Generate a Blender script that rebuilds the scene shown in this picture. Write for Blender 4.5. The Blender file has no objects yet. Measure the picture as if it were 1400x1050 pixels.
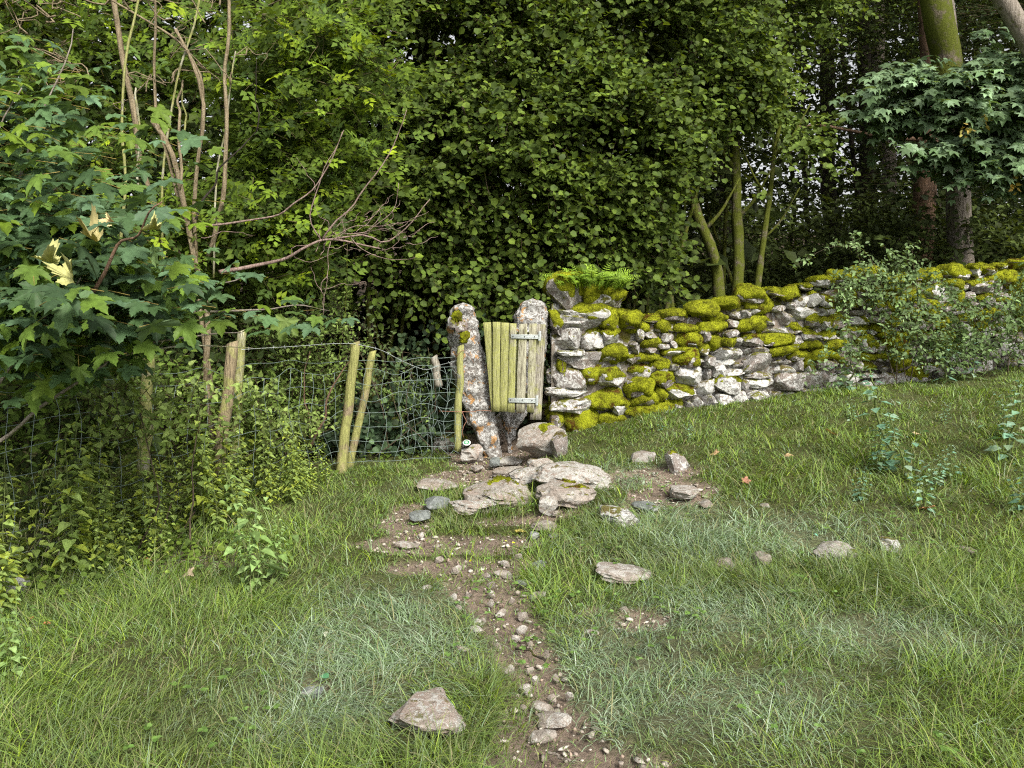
import bpy, bmesh, math, random
import numpy as np

# ------------------------------------------------------------------ camera, world, sun, exposure
SC = bpy.context.scene
COL = SC.collection
FPX, CX, CY, CZ = 1078.0, 700.0, 525.0, 1.6
PITCH = math.atan(105 / FPX)
cam_d = bpy.data.cameras.new('camera'); cam = bpy.data.objects.new('camera', cam_d); COL.objects.link(cam)
cam.location = (0, 0, CZ); cam.rotation_euler = (math.pi / 2 - PITCH, 0, 0)
cam_d.sensor_width = 36; cam_d.lens = 36 * FPX / 1400; cam_d.clip_end = 1500; cam_d.clip_start = 0.05
SC.camera = cam
SUN_EL, SUN_AZ = math.radians(42), math.radians(152)      # azimuth clockwise from +Y: the light comes over the viewer's right shoulder
w = bpy.data.worlds.new("World"); SC.world = w; w.use_nodes = True
nt = w.node_tree; nt.nodes.clear()
sky = nt.nodes.new('ShaderNodeTexSky'); sky.sky_type = 'NISHITA'; sky.sun_disc = False
sky.sun_elevation = SUN_EL; sky.sun_rotation = SUN_AZ; sky.air_density = 1.0; sky.dust_density = 4.0; sky.ozone_density = 1.0
hs = nt.nodes.new('ShaderNodeHueSaturation'); hs.inputs['Saturation'].default_value = 0.12
bg = nt.nodes.new('ShaderNodeBackground'); bg.inputs['Strength'].default_value = 0.1
wo = nt.nodes.new('ShaderNodeOutputWorld')
nt.links.new(sky.outputs[0], hs.inputs['Color']); nt.links.new(hs.outputs[0], bg.inputs[0]); nt.links.new(bg.outputs[0], wo.inputs[0])
sl = bpy.data.lights.new('sun', 'SUN'); so = bpy.data.objects.new('sun', sl); COL.objects.link(so)
sl.energy = 2.2; sl.angle = math.radians(14); sl.color = (1.0, 0.93, 0.80)
so.rotation_euler = (math.pi / 2 - SUN_EL, 0, math.pi - SUN_AZ)
SC.view_settings.view_transform = 'Standard'; SC.view_settings.look = 'None'
SC.view_settings.exposure = 1.2; SC.view_settings.gamma = 1.0; SC.view_settings.use_curve_mapping = False
SC.render.engine = 'CYCLES'
SC.cycles.max_bounces = 6; SC.cycles.diffuse_bounces = 4; SC.cycles.glossy_bounces = 2; SC.cycles.transmission_bounces = 4
SC.cycles.use_denoising = False; SC.cycles.filter_width = 1.15; SC.cycles.caustics_reflective = False; SC.cycles.caustics_refractive = False

# ------------------------------------------------------------------ numeric helpers
def H(a, b, c, seed):
    with np.errstate(over='ignore'):
        n = (a.astype(np.int64) * 374761393 + b.astype(np.int64) * 668265263 + c.astype(np.int64) * 2147483647 + seed * 144665) & 0xffffffff
        n = ((n ^ (n >> 13)) * 1274126177) & 0xffffffff
        n = (n ^ (n >> 16)) & 0xffffff
    return n / float(0xffffff)
def vnoise(P, seed=0):
    P = np.asarray(P, float); I = np.floor(P).astype(np.int64); f = P - I; f = f * f * (3 - 2 * f)
    r = 0
    for dx in (0, 1):
        for dy in (0, 1):
            for dz in (0, 1):
                wgt = (f[..., 0] if dx else 1 - f[..., 0]) * (f[..., 1] if dy else 1 - f[..., 1]) * (f[..., 2] if dz else 1 - f[..., 2])
                r = r + wgt * H(I[..., 0] + dx, I[..., 1] + dy, I[..., 2] + dz, seed)
    return r * 2 - 1
def fbm(P, seed=0, o=4, g=0.5):
    P = np.asarray(P, float); r = 0; a = 1.0
    for k in range(o):
        r = r + a * vnoise(P, seed + k * 17); P = P * 2.03; a *= g
    return r
def fbm2(x, y, s, seed=0, o=3):
    x = np.asarray(x, float); y = np.asarray(y, float)
    return fbm(np.stack([x * s, y * s, np.zeros_like(x) + 0.37], -1), seed, o)
def sm(a, b, x):
    t = np.clip((np.asarray(x, float) - a) / (b - a), 0, 1); return t * t * (3 - 2 * t)
def unit(v): return v / np.maximum(np.linalg.norm(v, axis=-1, keepdims=True), 1e-9)
RS = np.random.RandomState

# terrain
def height(x, y):
    x = np.asarray(x, float); y = np.asarray(y, float)
    B = np.interp(x, [-6, -3, -1.2, -.5, 0.0, .45, 1.6, 2.8, 4.5, 6.1, 9, 20, 60], [.05, .03, .02, .05, .06, .27, .47, .58, .74, .86, 1.1, 2, 4])
    B2 = np.interp(x, [-6, 0, 2, 4, 9, 20, 60], [0, .0, .08, .25, .7, 1.5, 3])
    t = sm(4.0, 8.6, y)
    h = B * t + B2 * (1 - t) * sm(1.5, 4, y)
    h = h + np.clip(y - 10, 0, 300) * 0.085 + 0.035 * fbm2(x, y, .9, 5, 3) * sm(0, 2.5, np.abs(y - 0) + .5)
    h = h - .05 * np.exp(-((x - .25) / .35) ** 2) * np.exp(-((y - 3.4) / 1.2) ** 2)
    return h
cp, sp_ = math.cos(PITCH), math.sin(PITCH)
def ray(px, py):
    a = (np.asarray(px, float) - CX) / FPX; b = -(np.asarray(py, float) - CY) / FPX
    d = np.stack([a, cp + b * sp_ + 0 * a, -sp_ + b * cp + 0 * a], -1)
    return d / d[..., 1:2]
def at(px, py, d):                                  # point on the view ray of a pixel, d metres away along +Y
    return np.array([0, 0, CZ]) + ray(px, py) * np.asarray(d, float)[..., None]
TT = np.arange(1.5, 30, .08)
def gnd(px, py):                                    # where that ray meets the terrain
    r = ray(px, py); t = TT; d = CZ + r[2] * t - height(r[0] * t, t); i = int(np.argmax(d < 0)) if (d < 0).any() else len(t) - 1
    i = max(i, 1); f = d[i - 1] / max(1e-9, d[i - 1] - d[i]); t = t[i - 1] + (t[i] - t[i - 1]) * min(max(f, 0), 1)
    return np.array([r[0] * t, t, float(height(r[0] * t, t))])
def proj(P):
    x, y, z = P[..., 0], P[..., 1], P[..., 2] - CZ
    dz = y * cp - z * sp_; up = y * sp_ + z * cp
    return CX + FPX * x / dz, CY - FPX * up / dz

# ------------------------------------------------------------------ object helpers
WPOS = {}
def new_mesh(name, V, Fs, mat, cols=None, smooth=True, sharp=0):
    me = bpy.data.meshes.new(name); V = np.asarray(V, np.float32)
    if not isinstance(Fs, list): Fs = [Fs]
    Fs = [np.asarray(f, np.int32) for f in Fs if len(f)]
    me.vertices.add(len(V)); me.vertices.foreach_set('co', V.ravel())
    nl = sum(f.size for f in Fs); npoly = sum(len(f) for f in Fs)
    me.loops.add(nl); me.loops.foreach_set('vertex_index', np.concatenate([f.ravel() for f in Fs]))
    st = []; o = 0
    for f in Fs:
        k = f.shape[1]; st.append(o + np.arange(len(f)) * k); o += f.size
    me.polygons.add(npoly); me.polygons.foreach_set('loop_start', np.concatenate(st).astype(np.int32))
    if smooth: me.polygons.foreach_set('use_smooth', np.ones(npoly, bool))
    me.update(calc_edges=True)
    if sharp: me.set_sharp_from_angle(angle=math.radians(sharp))
    if cols is not None:
        at_ = me.color_attributes.new('tint', 'FLOAT_COLOR', 'POINT')
        c = np.ones((len(V), 4), np.float32); c[:, :3] = cols; at_.data.foreach_set('color', c.ravel())
    if mat: me.materials.append(mat)
    return me
def link(o, parent=None, wp=None):
    COL.objects.link(o); wp = np.zeros(3) if wp is None else np.asarray(wp, float)
    if parent is not None:
        o.parent = parent; o.location = wp - WPOS[parent.name]
    else: o.location = wp
    WPOS[o.name] = wp; return o
def mk(name, V, Fs, mat, parent=None, loc=None, cols=None, smooth=True, sharp=0):
    V = np.asarray(V, float)
    if loc is None: loc = np.array([V[:, 0].mean(), V[:, 1].mean(), V[:, 2].min()])
    me = new_mesh(name, V - loc, Fs, mat, cols, smooth, sharp)
    return link(bpy.data.objects.new(name, me), parent, loc)
def thing(name, label, cat, loc, group=None):
    o = bpy.data.objects.new(name, None); o.empty_display_size = .1
    link(o, None, loc); return tag(o, label, cat, group)
def tag(o, label, cat, group=None, kind=None):
    if label: o['label'] = label
    if cat: o['category'] = cat
    if group: o['group'] = group
    if kind: o['kind'] = kind
    return o
def stuffpart(o): o['kind'] = 'stuff'; return o
class Acc:
    def __init__(s): s.V = []; s.F = {}; s.C = []; s.n = 0
    def add(s, V, F, c=None):
        V = np.asarray(V, float)
        for f in (F if isinstance(F, list) else [F]):
            f = np.asarray(f)
            if len(f): s.F.setdefault(f.shape[1], []).append(f + s.n)
        s.V.append(V); s.n += len(V)
        s.C.append(np.ones((len(V), 3)) * (np.asarray(c) if c is not None else np.array([.1, .1, .1])))
    def build(s, name, mat, parent=None, smooth=True, loc=None):
        return mk(name, np.concatenate(s.V), [np.concatenate(f) for f in s.F.values()], mat, parent, loc, np.concatenate(s.C), smooth)
def tube(P, R, n=6, cap=True):
    P = np.asarray(P, float); R = np.ones(len(P)) * R
    T = unit(np.gradient(P, axis=0)); ref = np.array([0.0, 0, 1]) if abs(T[0][2]) < .9 else np.array([1.0, 0, 0])
    V = []
    u = unit(np.cross(T[0], ref))
    for i in range(len(P)):
        u = unit(u - T[i] * (u @ T[i])); v = np.cross(T[i], u)
        a = np.arange(n) * 2 * math.pi / n
        V.append(P[i] + R[i] * (np.cos(a)[:, None] * u + np.sin(a)[:, None] * v))
    V = np.concatenate(V); F = []
    for i in range(len(P) - 1):
        for k in range(n):
            F.append((i * n + k, i * n + (k + 1) % n, (i + 1) * n + (k + 1) % n, (i + 1) * n + k))
    Fs = [np.array(F)]
    if cap: Fs.append(np.array([list(range(n))[::-1], [(len(P) - 1) * n + k for k in range(n)]]))
    return V, Fs
def curve(pts, n=10, wob=0.0, seed=0):
    pts = np.asarray(pts, float); L = np.concatenate([[0], np.cumsum(np.linalg.norm(np.diff(pts, axis=0), axis=1))]); L /= L[-1]
    t = np.linspace(0, 1, n)
    if len(pts) > 2:   # catmull style smoothing by dense interpolation then averaging
        tt = np.linspace(0, 1, n * 4); Q = np.stack([np.interp(tt, L, pts[:, k]) for k in range(3)], 1)
        for _ in range(n): Q[1:-1] = (Q[:-2] + Q[1:-1] * 2 + Q[2:]) / 4
        P = np.stack([np.interp(t, tt, Q[:, k]) for k in range(3)], 1)
    else: P = np.stack([np.interp(t, L, pts[:, k]) for k in range(3)], 1)
    if wob:
        env = np.sin(t * math.pi)[:, None] ** .5
        P = P + wob * env * np.stack([vnoise(np.stack([t * 5 + seed * 3.1, t * 0 + k * 9.7, t * 0], -1), seed) for k in range(3)], 1)
    return P
def ico(sub):
    bm = bmesh.new(); bmesh.ops.create_icosphere(bm, subdivisions=sub, radius=1)
    V = np.array([v.co[:] for v in bm.verts]); F = np.array([[v.index for v in f.verts] for f in bm.faces]); bm.free(); return V, F
ICO = {k: ico(k) for k in (1, 2, 3, 4, 5)}
def rotz(V, a): c, s = math.cos(a), math.sin(a); return V @ np.array([[c, s, 0], [-s, c, 0], [0, 0, 1]])
def rotx(V, a): c, s = math.cos(a), math.sin(a); return V @ np.array([[1, 0, 0], [0, c, s], [0, -s, c]])
def roty(V, a): c, s = math.cos(a), math.sin(a); return V @ np.array([[c, 0, -s], [0, 1, 0], [s, 0, c]])
def rock(dims, seed, sub=3, cuts=9, rough=.1, boxy=.5, freq=2.0):
    V, F = ICO[sub]; r = RS(seed); V = V.copy()
    p = 2 + 5 * boxy
    V = V / (np.sum(np.abs(V) ** p, 1) ** (1 / p))[:, None]
    for k in range(cuts):
        n = unit(r.normal(size=3)); d = r.uniform(.55, .92) * (1 + .2 * boxy)
        V = V - np.maximum(0, V @ n - d)[:, None] * n * .92
    N = unit(V)
    V = V + N * (rough * fbm(V * freq + seed * 1.7, seed, 4, .55))[:, None]
    cr = np.abs(vnoise(V * freq * 1.3 + 5, seed + 3)); V = V - N * (rough * .8 * np.exp(-(cr / .07) ** 2))[:, None]
    lo_, hi_ = V.min(0), V.max(0); V = (V - (lo_ + hi_) / 2) / ((hi_ - lo_) / 2)
    return V * np.asarray(dims) / 2, F
def mosscap(V, F, seed, cover, thick, lo=-.2, wc=0.0):
    """cushions of moss swelling out of the top of a stone: the stone's own surface pushed outward where moss grows"""
    c = V.mean(0); D = V - c; ext = np.abs(D).max(0); U = unit(D / ext)
    m = sm(.0, .22, U[:, 2] - lo + .6 * fbm((V + wc) * 5, 77, 4) + .6 * fbm(V * 13 + 3, seed, 3) + (cover - .62))
    puff = np.abs(vnoise(V * 22, seed + 5)) * .35 + np.abs(vnoise(V * 11, seed + 9)) * .5
    t = thick * (.12 + puff * .9)
    N = unit(D / ext ** 2); W = V + N * (m * t - (1 - m) * .012)[:, None]
    F0 = F; fm = m[F].mean(1); ar = np.linalg.norm(np.cross(W[F[:, 1]] - W[F[:, 0]], W[F[:, 2]] - W[F[:, 0]]), axis=1) / 2 * (fm > .5)
    n = int(min(900, ar.sum() * 7500)); r = RS(seed)
    F = F[m[F].max(1) > .02]; F = F if len(F) else ICO[1][1][:1]
    if n < 12 or len(F) < .1 * len(F0): return None, None
    ar = ar[ar > -1]; fi = r.choice(len(ar), n, p=ar / ar.sum()); b = r.dirichlet([1, 1, 1], n)[:, :, None]; P = (W[F0[fi]] * b).sum(1); Nn = unit((N[F0[fi]] * b).sum(1) + .55 * r.normal(size=(n, 3)))
    S = unit(np.cross(Nn, r.normal(size=(n, 3)))); h = r.uniform(.006, .016, (n, 1)); w_ = r.uniform(.003, .006, (n, 1)); T = np.stack([P - S * w_, P + S * w_, P + Nn * h], 1).reshape(-1, 3)
    return np.concatenate([W, T]), np.concatenate([F, len(W) + np.arange(3 * n).reshape(-1, 3)])

# ------------------------------------------------------------------ materials
class NT:
    def __init__(s, name):
        s.m = bpy.data.materials.new(name); s.m.use_nodes = True; s.t = s.m.node_tree; s.t.nodes.clear()
        s.out = s('OutputMaterial')
    def __call__(s, t, **k):
        n = s.t.nodes.new('ShaderNode' + t)
        for a, b in k.items(): setattr(n, a, b)
        return n
    def L(s, a, b): s.t.links.new(a, b)
    def noise(s, vec, scale, detail=4, rough=.6, dist=0):
        n = s('TexNoise'); n.inputs['Scale'].default_value = scale; n.inputs['Detail'].default_value = detail
        n.inputs['Roughness'].default_value = rough; n.inputs['Distortion'].default_value = dist; s.L(vec, n.inputs['Vector']); return n.outputs['Fac']
    def ramp(s, fac, stops, interp='LINEAR'):
        n = s('ValToRGB'); n.color_ramp.interpolation = interp
        while len(n.color_ramp.elements) < len(stops): n.color_ramp.elements.new(0.5)
        for e, (p, c) in zip(n.color_ramp.elements, stops):
            e.position = p; e.color = tuple(c) + (1,) if hasattr(c, '__len__') else (c, c, c, 1)
        s.L(fac, n.inputs[0]); return n.outputs[0]
    def mix(s, f, a, b, mode='MIX'):
        n = s('MixRGB', blend_type=mode)
        for i, v in ((0, f), (1, a), (2, b)):
            if hasattr(v, 'links') or hasattr(v, 'is_linked'): s.L(v, n.inputs[i])
            elif hasattr(v, '__len__'): n.inputs[i].default_value = tuple(v) + (1,)
            else: n.inputs[i].default_value = v if i == 0 else (v, v, v, 1)
        return n.outputs[0]
    def math(s, op, a, b=0.0):
        n = s('Math', operation=op)
        for i, v in ((0, a), (1, b)):
            if hasattr(v, 'is_linked'): s.L(v, n.inputs[i])
            else: n.inputs[i].default_value = v
        return n.outputs[0]
    def bump(s, h, dist=.01, strength=1.0, nrm=None):
        n = s('Bump'); n.inputs['Distance'].default_value = dist; n.inputs['Strength'].default_value = strength
        s.L(h, n.inputs['Height'])
        if nrm is not None: s.L(nrm, n.inputs['Normal'])
        return n.outputs[0]
    def bsdf(s, col, rough=.8, nrm=None, spec=.3, **k):
        b = s('BsdfPrincipled')
        if hasattr(col, 'is_linked'): s.L(col, b.inputs['Base Color'])
        else: b.inputs['Base Color'].default_value = tuple(col) + (1,)
        if hasattr(rough, 'is_linked'): s.L(rough, b.inputs['Roughness'])
        else: b.inputs['Roughness'].default_value = rough
        b.inputs['Specular IOR Level'].default_value = spec
        if nrm is not None: s.L(nrm, b.inputs['Normal'])
        return b.outputs[0]
    def end(s, sh): s.L(sh, s.out.inputs[0]); return s.m
    def objvec(s):
        tc = s('TexCoord'); oi = s('ObjectInfo')
        a = s('VectorMath', operation='ADD'); s.L(tc.outputs['Object'], a.inputs[0])
        m = s.math('MULTIPLY', oi.outputs['Random'], 57.0); s.L(m, a.inputs[1]); return a.outputs[0], oi.outputs['Random']

def mat_leaf(name, rough=.42, trans=.28, spec=.45, spots=0.0):
    s = NT(name); a = s('Attribute', attribute_name='tint'); oi = s('ObjectInfo'); g = s('NewGeometry')
    hsv = s('HueSaturation'); s.L(a.outputs['Color'], hsv.inputs['Color'])
    v = s.math('ADD', s.math('MULTIPLY', oi.outputs['Random'], .35), .82); s.L(v, hsv.inputs['Value'])
    n = s.noise(g.outputs['Position'], 45, 2); c = s.mix(1.0, hsv.outputs[0], s.ramp(n, [(.25, .72), (.75, 1.22)]), 'MULTIPLY')
    if spots:
        c = s.mix(s.ramp(s.noise(g.outputs['Position'], 130, 3), [(.66, 0), (.72, spots)]), c, (.16, .11, .04))
    back = s.mix(g.outputs['Backfacing'], c, s.mix(.35, c, (.16, .2, .12)))
    b = s.bsdf(back, rough, None, spec)
    t = s('BsdfTranslucent'); s.L(s.mix(1.0, c, (1.25, 1.15, .45), 'MULTIPLY'), t.inputs[0])
    m = s('MixShader'); m.inputs[0].default_value = trans; s.L(b, m.inputs[1]); s.L(t.outputs[0], m.inputs[2]); return s.end(m.outputs[0])
def mat_tint(name, rough=.8, spec=.2, nscale=60, bumpd=.002):
    s = NT(name); a = s('Attribute', attribute_name='tint'); g = s('NewGeometry')
    n = s.noise(g.outputs['Position'], nscale, 4, .7); c = s.mix(1.0, a.outputs['Color'], s.ramp(n, [(.3, .55), (.7, 1.4)]), 'MULTIPLY')
    return s.end(s.bsdf(c, rough, s.bump(n, bumpd), spec))
def mat_rock(name, base=(.2, .18, .17), dark=(.07, .06, .055), lichen=(.52, .52, .51), lich=.5, moss=.5, orange=0.0, pink=.3, scale=1.0, mosscol=(.19, .205, .012)):
    s = NT(name); v, rnd = s.objvec(); g = s('NewGeometry')
    big = s.noise(v, 3.5 * scale, 3); fine = s.noise(v, 28 * scale, 6, .75, .4); grit = s.noise(v, 140 * scale, 3, .8)
    c = s.mix(s.ramp(fine, [(.34, 0), (.62, 1)]), dark, base)
    c = s.mix(s.math('MULTIPLY', s.ramp(big, [(.42, 0), (.62, 1)]), pink), c, (.30, .21, .17))
    ln = s.noise(v, 13 * scale, 7, .72, .8)
    lm = s.ramp(s.math('ADD', ln, s.math('MULTIPLY', s.math('SUBTRACT', rnd, .5), .14)), [(.60 - .16 * lich, 0), (.635 - .16 * lich, 1)])
    lm = s.math('MULTIPLY', lm, s.ramp(fine, [(.3, .25), (.5, 1)]))
    c = s.mix(lm, c, s.mix(s.ramp(grit, [(.35, 0), (.65, 1)]), tuple(x * .62 for x in lichen), lichen))
    if orange:
        on = s.noise(v, 9, 4, .6, .5); om = s.ramp(on, [(.60 - .1 * orange, 0), (.63 - .1 * orange, 1)])
        om = s.math('MULTIPLY', om, s.ramp(grit, [(.3, .3), (.55, 1)])); c = s.mix(s.math('MULTIPLY', om, .85), c, (.44, .22, .05))
    sep = s('SeparateXYZ'); s.L(g.outputs['Normal'], sep.inputs[0])
    mn = s.math('ADD', s.noise(v, 6 * scale, 5, .65, .5), s.math('MULTIPLY', sep.outputs[2], .22))
    mm = s.ramp(mn, [(.78 - .22 * moss, 0), (.84 - .22 * moss, 1)])
    mc = s.mix(s.noise(v, 11, 3), tuple(x * .5 for x in mosscol), s.mix(s.ramp(big, [(.4, 0), (.6, 1)]), mosscol, (.13, .075, .02)))
    c = s.mix(s.math('MULTIPLY', mm, .93), c, mc)
    h = s.math('ADD', s.math('MULTIPLY', fine, .7), s.math('MULTIPLY', grit, .3))
    h = s.math('ADD', h, s.math('MULTIPLY', mm, s.math('MULTIPLY', s.noise(v, 260, 2), .5)))
    return s.end(s.bsdf(c, .88, s.bump(h, .018, .9), .2))
def mat_moss(name):
    s = NT(name); v, rnd = s.objvec()
    n1 = s.noise(v, 10, 5, .7); n2 = s.noise(v, 90, 4, .8); n3 = s.noise(v, 300, 2, .8)
    c = s.mix(s.ramp(n1, [(.36, 0), (.6, 1)]), (.11, .115, .010), (.36, .395, .02))
    c = s.mix(s.ramp(s.math('ADD', n1, s.math('MULTIPLY', rnd, .22)), [(.40, 1), (.5, 0)]), c, (.115, .062, .012))
    c = s.mix(1.0, c, s.ramp(n2, [(.3, .38), (.68, 1.45)]), 'MULTIPLY')
    h = s.math('ADD', n2, s.math('MULTIPLY', n3, .5))
    b = s.bsdf(c, .95, s.bump(h, .022, 1.0), .1); return s.end(b)
def mat_soil(name):
    s = NT(name); g = s('NewGeometry'); p = g.outputs['Position']; a = s('Attribute', attribute_name='tint')
    n1 = s.noise(p, 2.2, 5, .6); n2 = s.noise(p, 35, 6, .8); n3 = s.noise(p, 160, 3, .8)
    c = s.mix(1.0, a.outputs['Color'], s.ramp(n2, [(.3, .5), (.7, 1.5)]), 'MULTIPLY'); c = s.mix(1.0, c, s.ramp(n1, [(.3, .75), (.7, 1.25)]), 'MULTIPLY')
    peb = s.ramp(n3, [(.64, 0), (.7, 1)]); c = s.mix(s.math('MULTIPLY', peb, .6), c, (.3, .26, .22))
    h = s.math('ADD', n2, s.math('MULTIPLY', n3, .4)); return s.end(s.bsdf(c, .92, s.bump(h, .03, 1.0), .2))
def mat_bark(name, a=(.13, .10, .07), b=(.035, .028, .02), moss=.3, lich=.2, mosscol=(.075, .085, .012), stretch=6):
    s = NT(name); v, rnd = s.objvec(); mp = s('Mapping'); mp.inputs['Scale'].default_value = (stretch, stretch, 1); s.L(v, mp.inputs[0])
    n = s.noise(mp.outputs[0], 5, 6, .7, .6); n2 = s.noise(v, 7, 4, .6); g3 = s.noise(v, 60, 4, .7)
    c = s.mix(s.ramp(n, [(.35, 0), (.65, 1)]), b, a); c = s.mix(s.math('MULTIPLY', s.ramp(g3, [(.58, 0), (.64, 1)]), lich), c, (.38, .38, .33))
    c = s.mix(s.ramp(n2, [(.72 - moss * .5, 0), (.8 - moss * .4, 1)]), c, s.mix(g3, tuple(x * .4 for x in mosscol), tuple(x * 1.5 for x in mosscol)))
    return s.end(s.bsdf(c, .9, s.bump(s.math('ADD', n, s.math('MULTIPLY', g3, .4)), .02, 1.0), .15))
def mat_wood(name, grey=(.33, .31, .26), green=(.33, .34, .11), g=.5, dark=(.07, .055, .035)):
    s = NT(name); v, rnd = s.objvec(); mp = s('Mapping'); mp.inputs['Scale'].default_value = (9, 9, .6); s.L(v, mp.inputs[0])
    gr = s.noise(mp.outputs[0], 12, 6, .75, .3); bl = s.noise(v, 4.5, 4, .65, .4); fn = s.noise(v, 70, 4, .75)
    c = s.mix(s.ramp(gr, [(.37, 0), (.56, 1)]), dark, grey)
    gm = s.ramp(s.math('ADD', bl, s.math('MULTIPLY', s.math('SUBTRACT', rnd, .5), .25)), [(.60 - .3 * g, 0), (.72 - .3 * g, 1)])
    gm = s.math('MULTIPLY', gm, s.ramp(fn, [(.3, .45), (.55, 1)])); c = s.mix(gm, c, s.mix(s.ramp(gr, [(.35, 0), (.6, 1)]), tuple(x * .45 for x in green), green))
    c = s.mix(s.math('MULTIPLY', s.ramp(fn, [(.66, 0), (.72, 1)]), .7), c, (.10, .08, .06))
    return s.end(s.bsdf(c, .82, s.bump(s.math('ADD', gr, s.math('MULTIPLY', fn, .3)), .006, 1.0), .25))
def mat_plain(name, c, rough=.5, metal=0.0, spec=.4):
    s = NT(name); v, rnd = s.objvec(); n = s.noise(v, 60, 5, .7); cc = s.mix(1.0, c, s.ramp(n, [(.3, .6), (.7, 1.25)]), 'MULTIPLY')
    sh = s.bsdf(cc, rough, s.bump(n, .001), spec); sh.node.inputs['Metallic'].default_value = metal; return s.end(sh)

M = dict(
    leaf=mat_leaf('leaf_matte', .6, .3, .18), gloss=mat_leaf('leaf_sycamore', .55, .26, .22, .35), fern=mat_leaf('fern_leaf', .55, .3, .3),
    grass=mat_leaf('grass_blade', .6, .22, .18), dry=mat_leaf('dry_grass', .6, .25, .3), litter=mat_leaf('withered_leaf', .7, .12, .2, .6),
    twig=mat_tint('twig_bark', .8, .2, 50, .001), soil=mat_soil('soil'),
    wall=mat_rock('drystone', base=(.29, .275, .26), dark=(.10, .09, .085), lich=.78, moss=.48, lichen=(.64, .64, .62), scale=1.7), wallmoss=mat_rock('drystone_mossy', lich=.6, moss=.95, lichen=(.62, .62, .6), scale=1.7),
    post=mat_rock('standing_slab', base=(.26, .25, .235), dark=(.045, .04, .035), lichen=(.6, .6, .585), lich=1.0, moss=.05, orange=.3, pink=.15, scale=2.2),
    crop=mat_rock('bedrock', base=(.40, .37, .33), dark=(.17, .15, .13), lichen=(.52, .51, .48), lich=.5, moss=.05, pink=.5, scale=1.6),
    blue=mat_rock('bluish_rock', base=(.20, .22, .21), dark=(.11, .12, .12), lichen=(.4, .41, .4), lich=.3, moss=.05, pink=.0),
    pale=mat_rock('pale_stone', base=(.33, .30, .265), dark=(.15, .125, .105), lichen=(.46, .44, .41), lich=.5, moss=-.3, pink=.2),
    core=mat_rock('hearting', base=(.20, .18, .15), dark=(.08, .075, .06), lich=.2, moss=.7),
    moss=mat_moss('moss'), bark=mat_bark('bark'), barkm=mat_bark('mossy_bark', (.17, .14, .10), (.05, .04, .03), moss=.78, lich=.35, mosscol=(.085, .10, .014)),
    barkred=mat_bark('brown_bark', (.24, .15, .10), (.07, .045, .03), .12, .25), barkgrey=mat_bark('grey_bark', (.32, .28, .24), (.12, .10, .08), .28, .4),
    barkpale=mat_bark('elder_bark', (.32, .26, .17), (.13, .10, .06), .15, .3),
    barkdark=mat_bark('dark_bark', (.06, .05, .04), (.02, .017, .014), .2, .1),
    wood=mat_wood('weathered_board'), woodg=mat_wood('algae_board', g=1.0), woodgrey=mat_wood('grey_board', grey=(.38, .37, .27), g=.62), stake=mat_wood('stake_wood', grey=(.30, .24, .15), g=.45),
    galv=mat_plain('galvanised', (.42, .46, .45), .5, .35), wire=mat_plain('fence_wire', (.20, .26, .24), .5, .3), rustw=mat_plain('rusty_wire', (.30, .15, .10), .8, .0),
)

# ------------------------------------------------------------------ ground and path
DIRT = [(768, 1050, 85, 50, 1), (748, 1000, 58, 50, 1), (730, 950, 46, 45, 1), (724, 905, 44, 36, 1), (704, 865, 40, 30, 1), (685, 830, 36, 26, 1), (662, 800, 52, 20, .95),
        (625, 775, 85, 13, .85), (690, 775, 40, 14, .75), (610, 743, 100, 15, 1), (700, 742, 40, 10, .7), (556, 714, 34, 14, .9), (565, 695, 24, 10, .6), (655, 651, 66, 14, 1),
        (690, 632, 50, 22, 1), (655, 622, 26, 22, 1), (725, 708, 70, 7, .8), (885, 652, 62, 11, .9), (915, 672, 55, 12, 1), (860, 697, 50, 6, .5), (875, 845, 32, 16, 1), (425, 940, 22, 8, .6),
        (490, 880, 60, 9, .3), (800, 835, 30, 9, .35), (850, 1045, 60, 14, .8), (700, 605, 30, 30, 1), (250, 765, 100, 14, .4), (640, 610, 22, 26, .8)]
_D = []
for px, py, rx, ry, a in DIRT:
    g = gnd(px, min(py, 1049)); d = g[1]; _D.append((g[0], g[1], rx * 1.3 * d / FPX, max(.06, ry * d * d / (FPX * 1.45)), a))
def dirtmask(x, y):
    x = np.asarray(x, float); y = np.asarray(y, float); m = np.zeros_like(x)
    for cx, cy, rx, ry, a in _D:
        q = ((x - cx) / rx) ** 2 + ((y - cy) / ry) ** 2; m = np.maximum(m, a * (1 - sm(.45, 1.35, q)))
    return np.clip(m + (.42 * fbm2(x, y, 4.5, 11, 3) + .3 * fbm2(x, y, 14, 31, 2)) * (m > .02), 0, 1)
def blob(px, py, rx, ry, x, y):
    g = gnd(px, py); d = g[1]; return np.exp(-(((x - g[0]) / (rx * d / FPX)) ** 2 + ((y - g[1]) / (ry * d * d / (FPX * 1.5))) ** 2))
def silvermask(x, y):
    m = 0
    for b in [(520, 880, 160, 60), (470, 970, 150, 60), (560, 830, 120, 40), (850, 900, 150, 70), (980, 850, 150, 50), (1000, 960, 220, 60), (1080, 730, 120, 28), (960, 740, 120, 30), (900, 700, 80, 20), (820, 980, 80, 60), (1200, 870, 160, 40), (870, 650, 60, 16)]:
        m = np.maximum(m, blob(*b, x, y))
    return np.clip(m + .25 * fbm2(x, y, 2.0, 41, 3), 0, 1)

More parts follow.
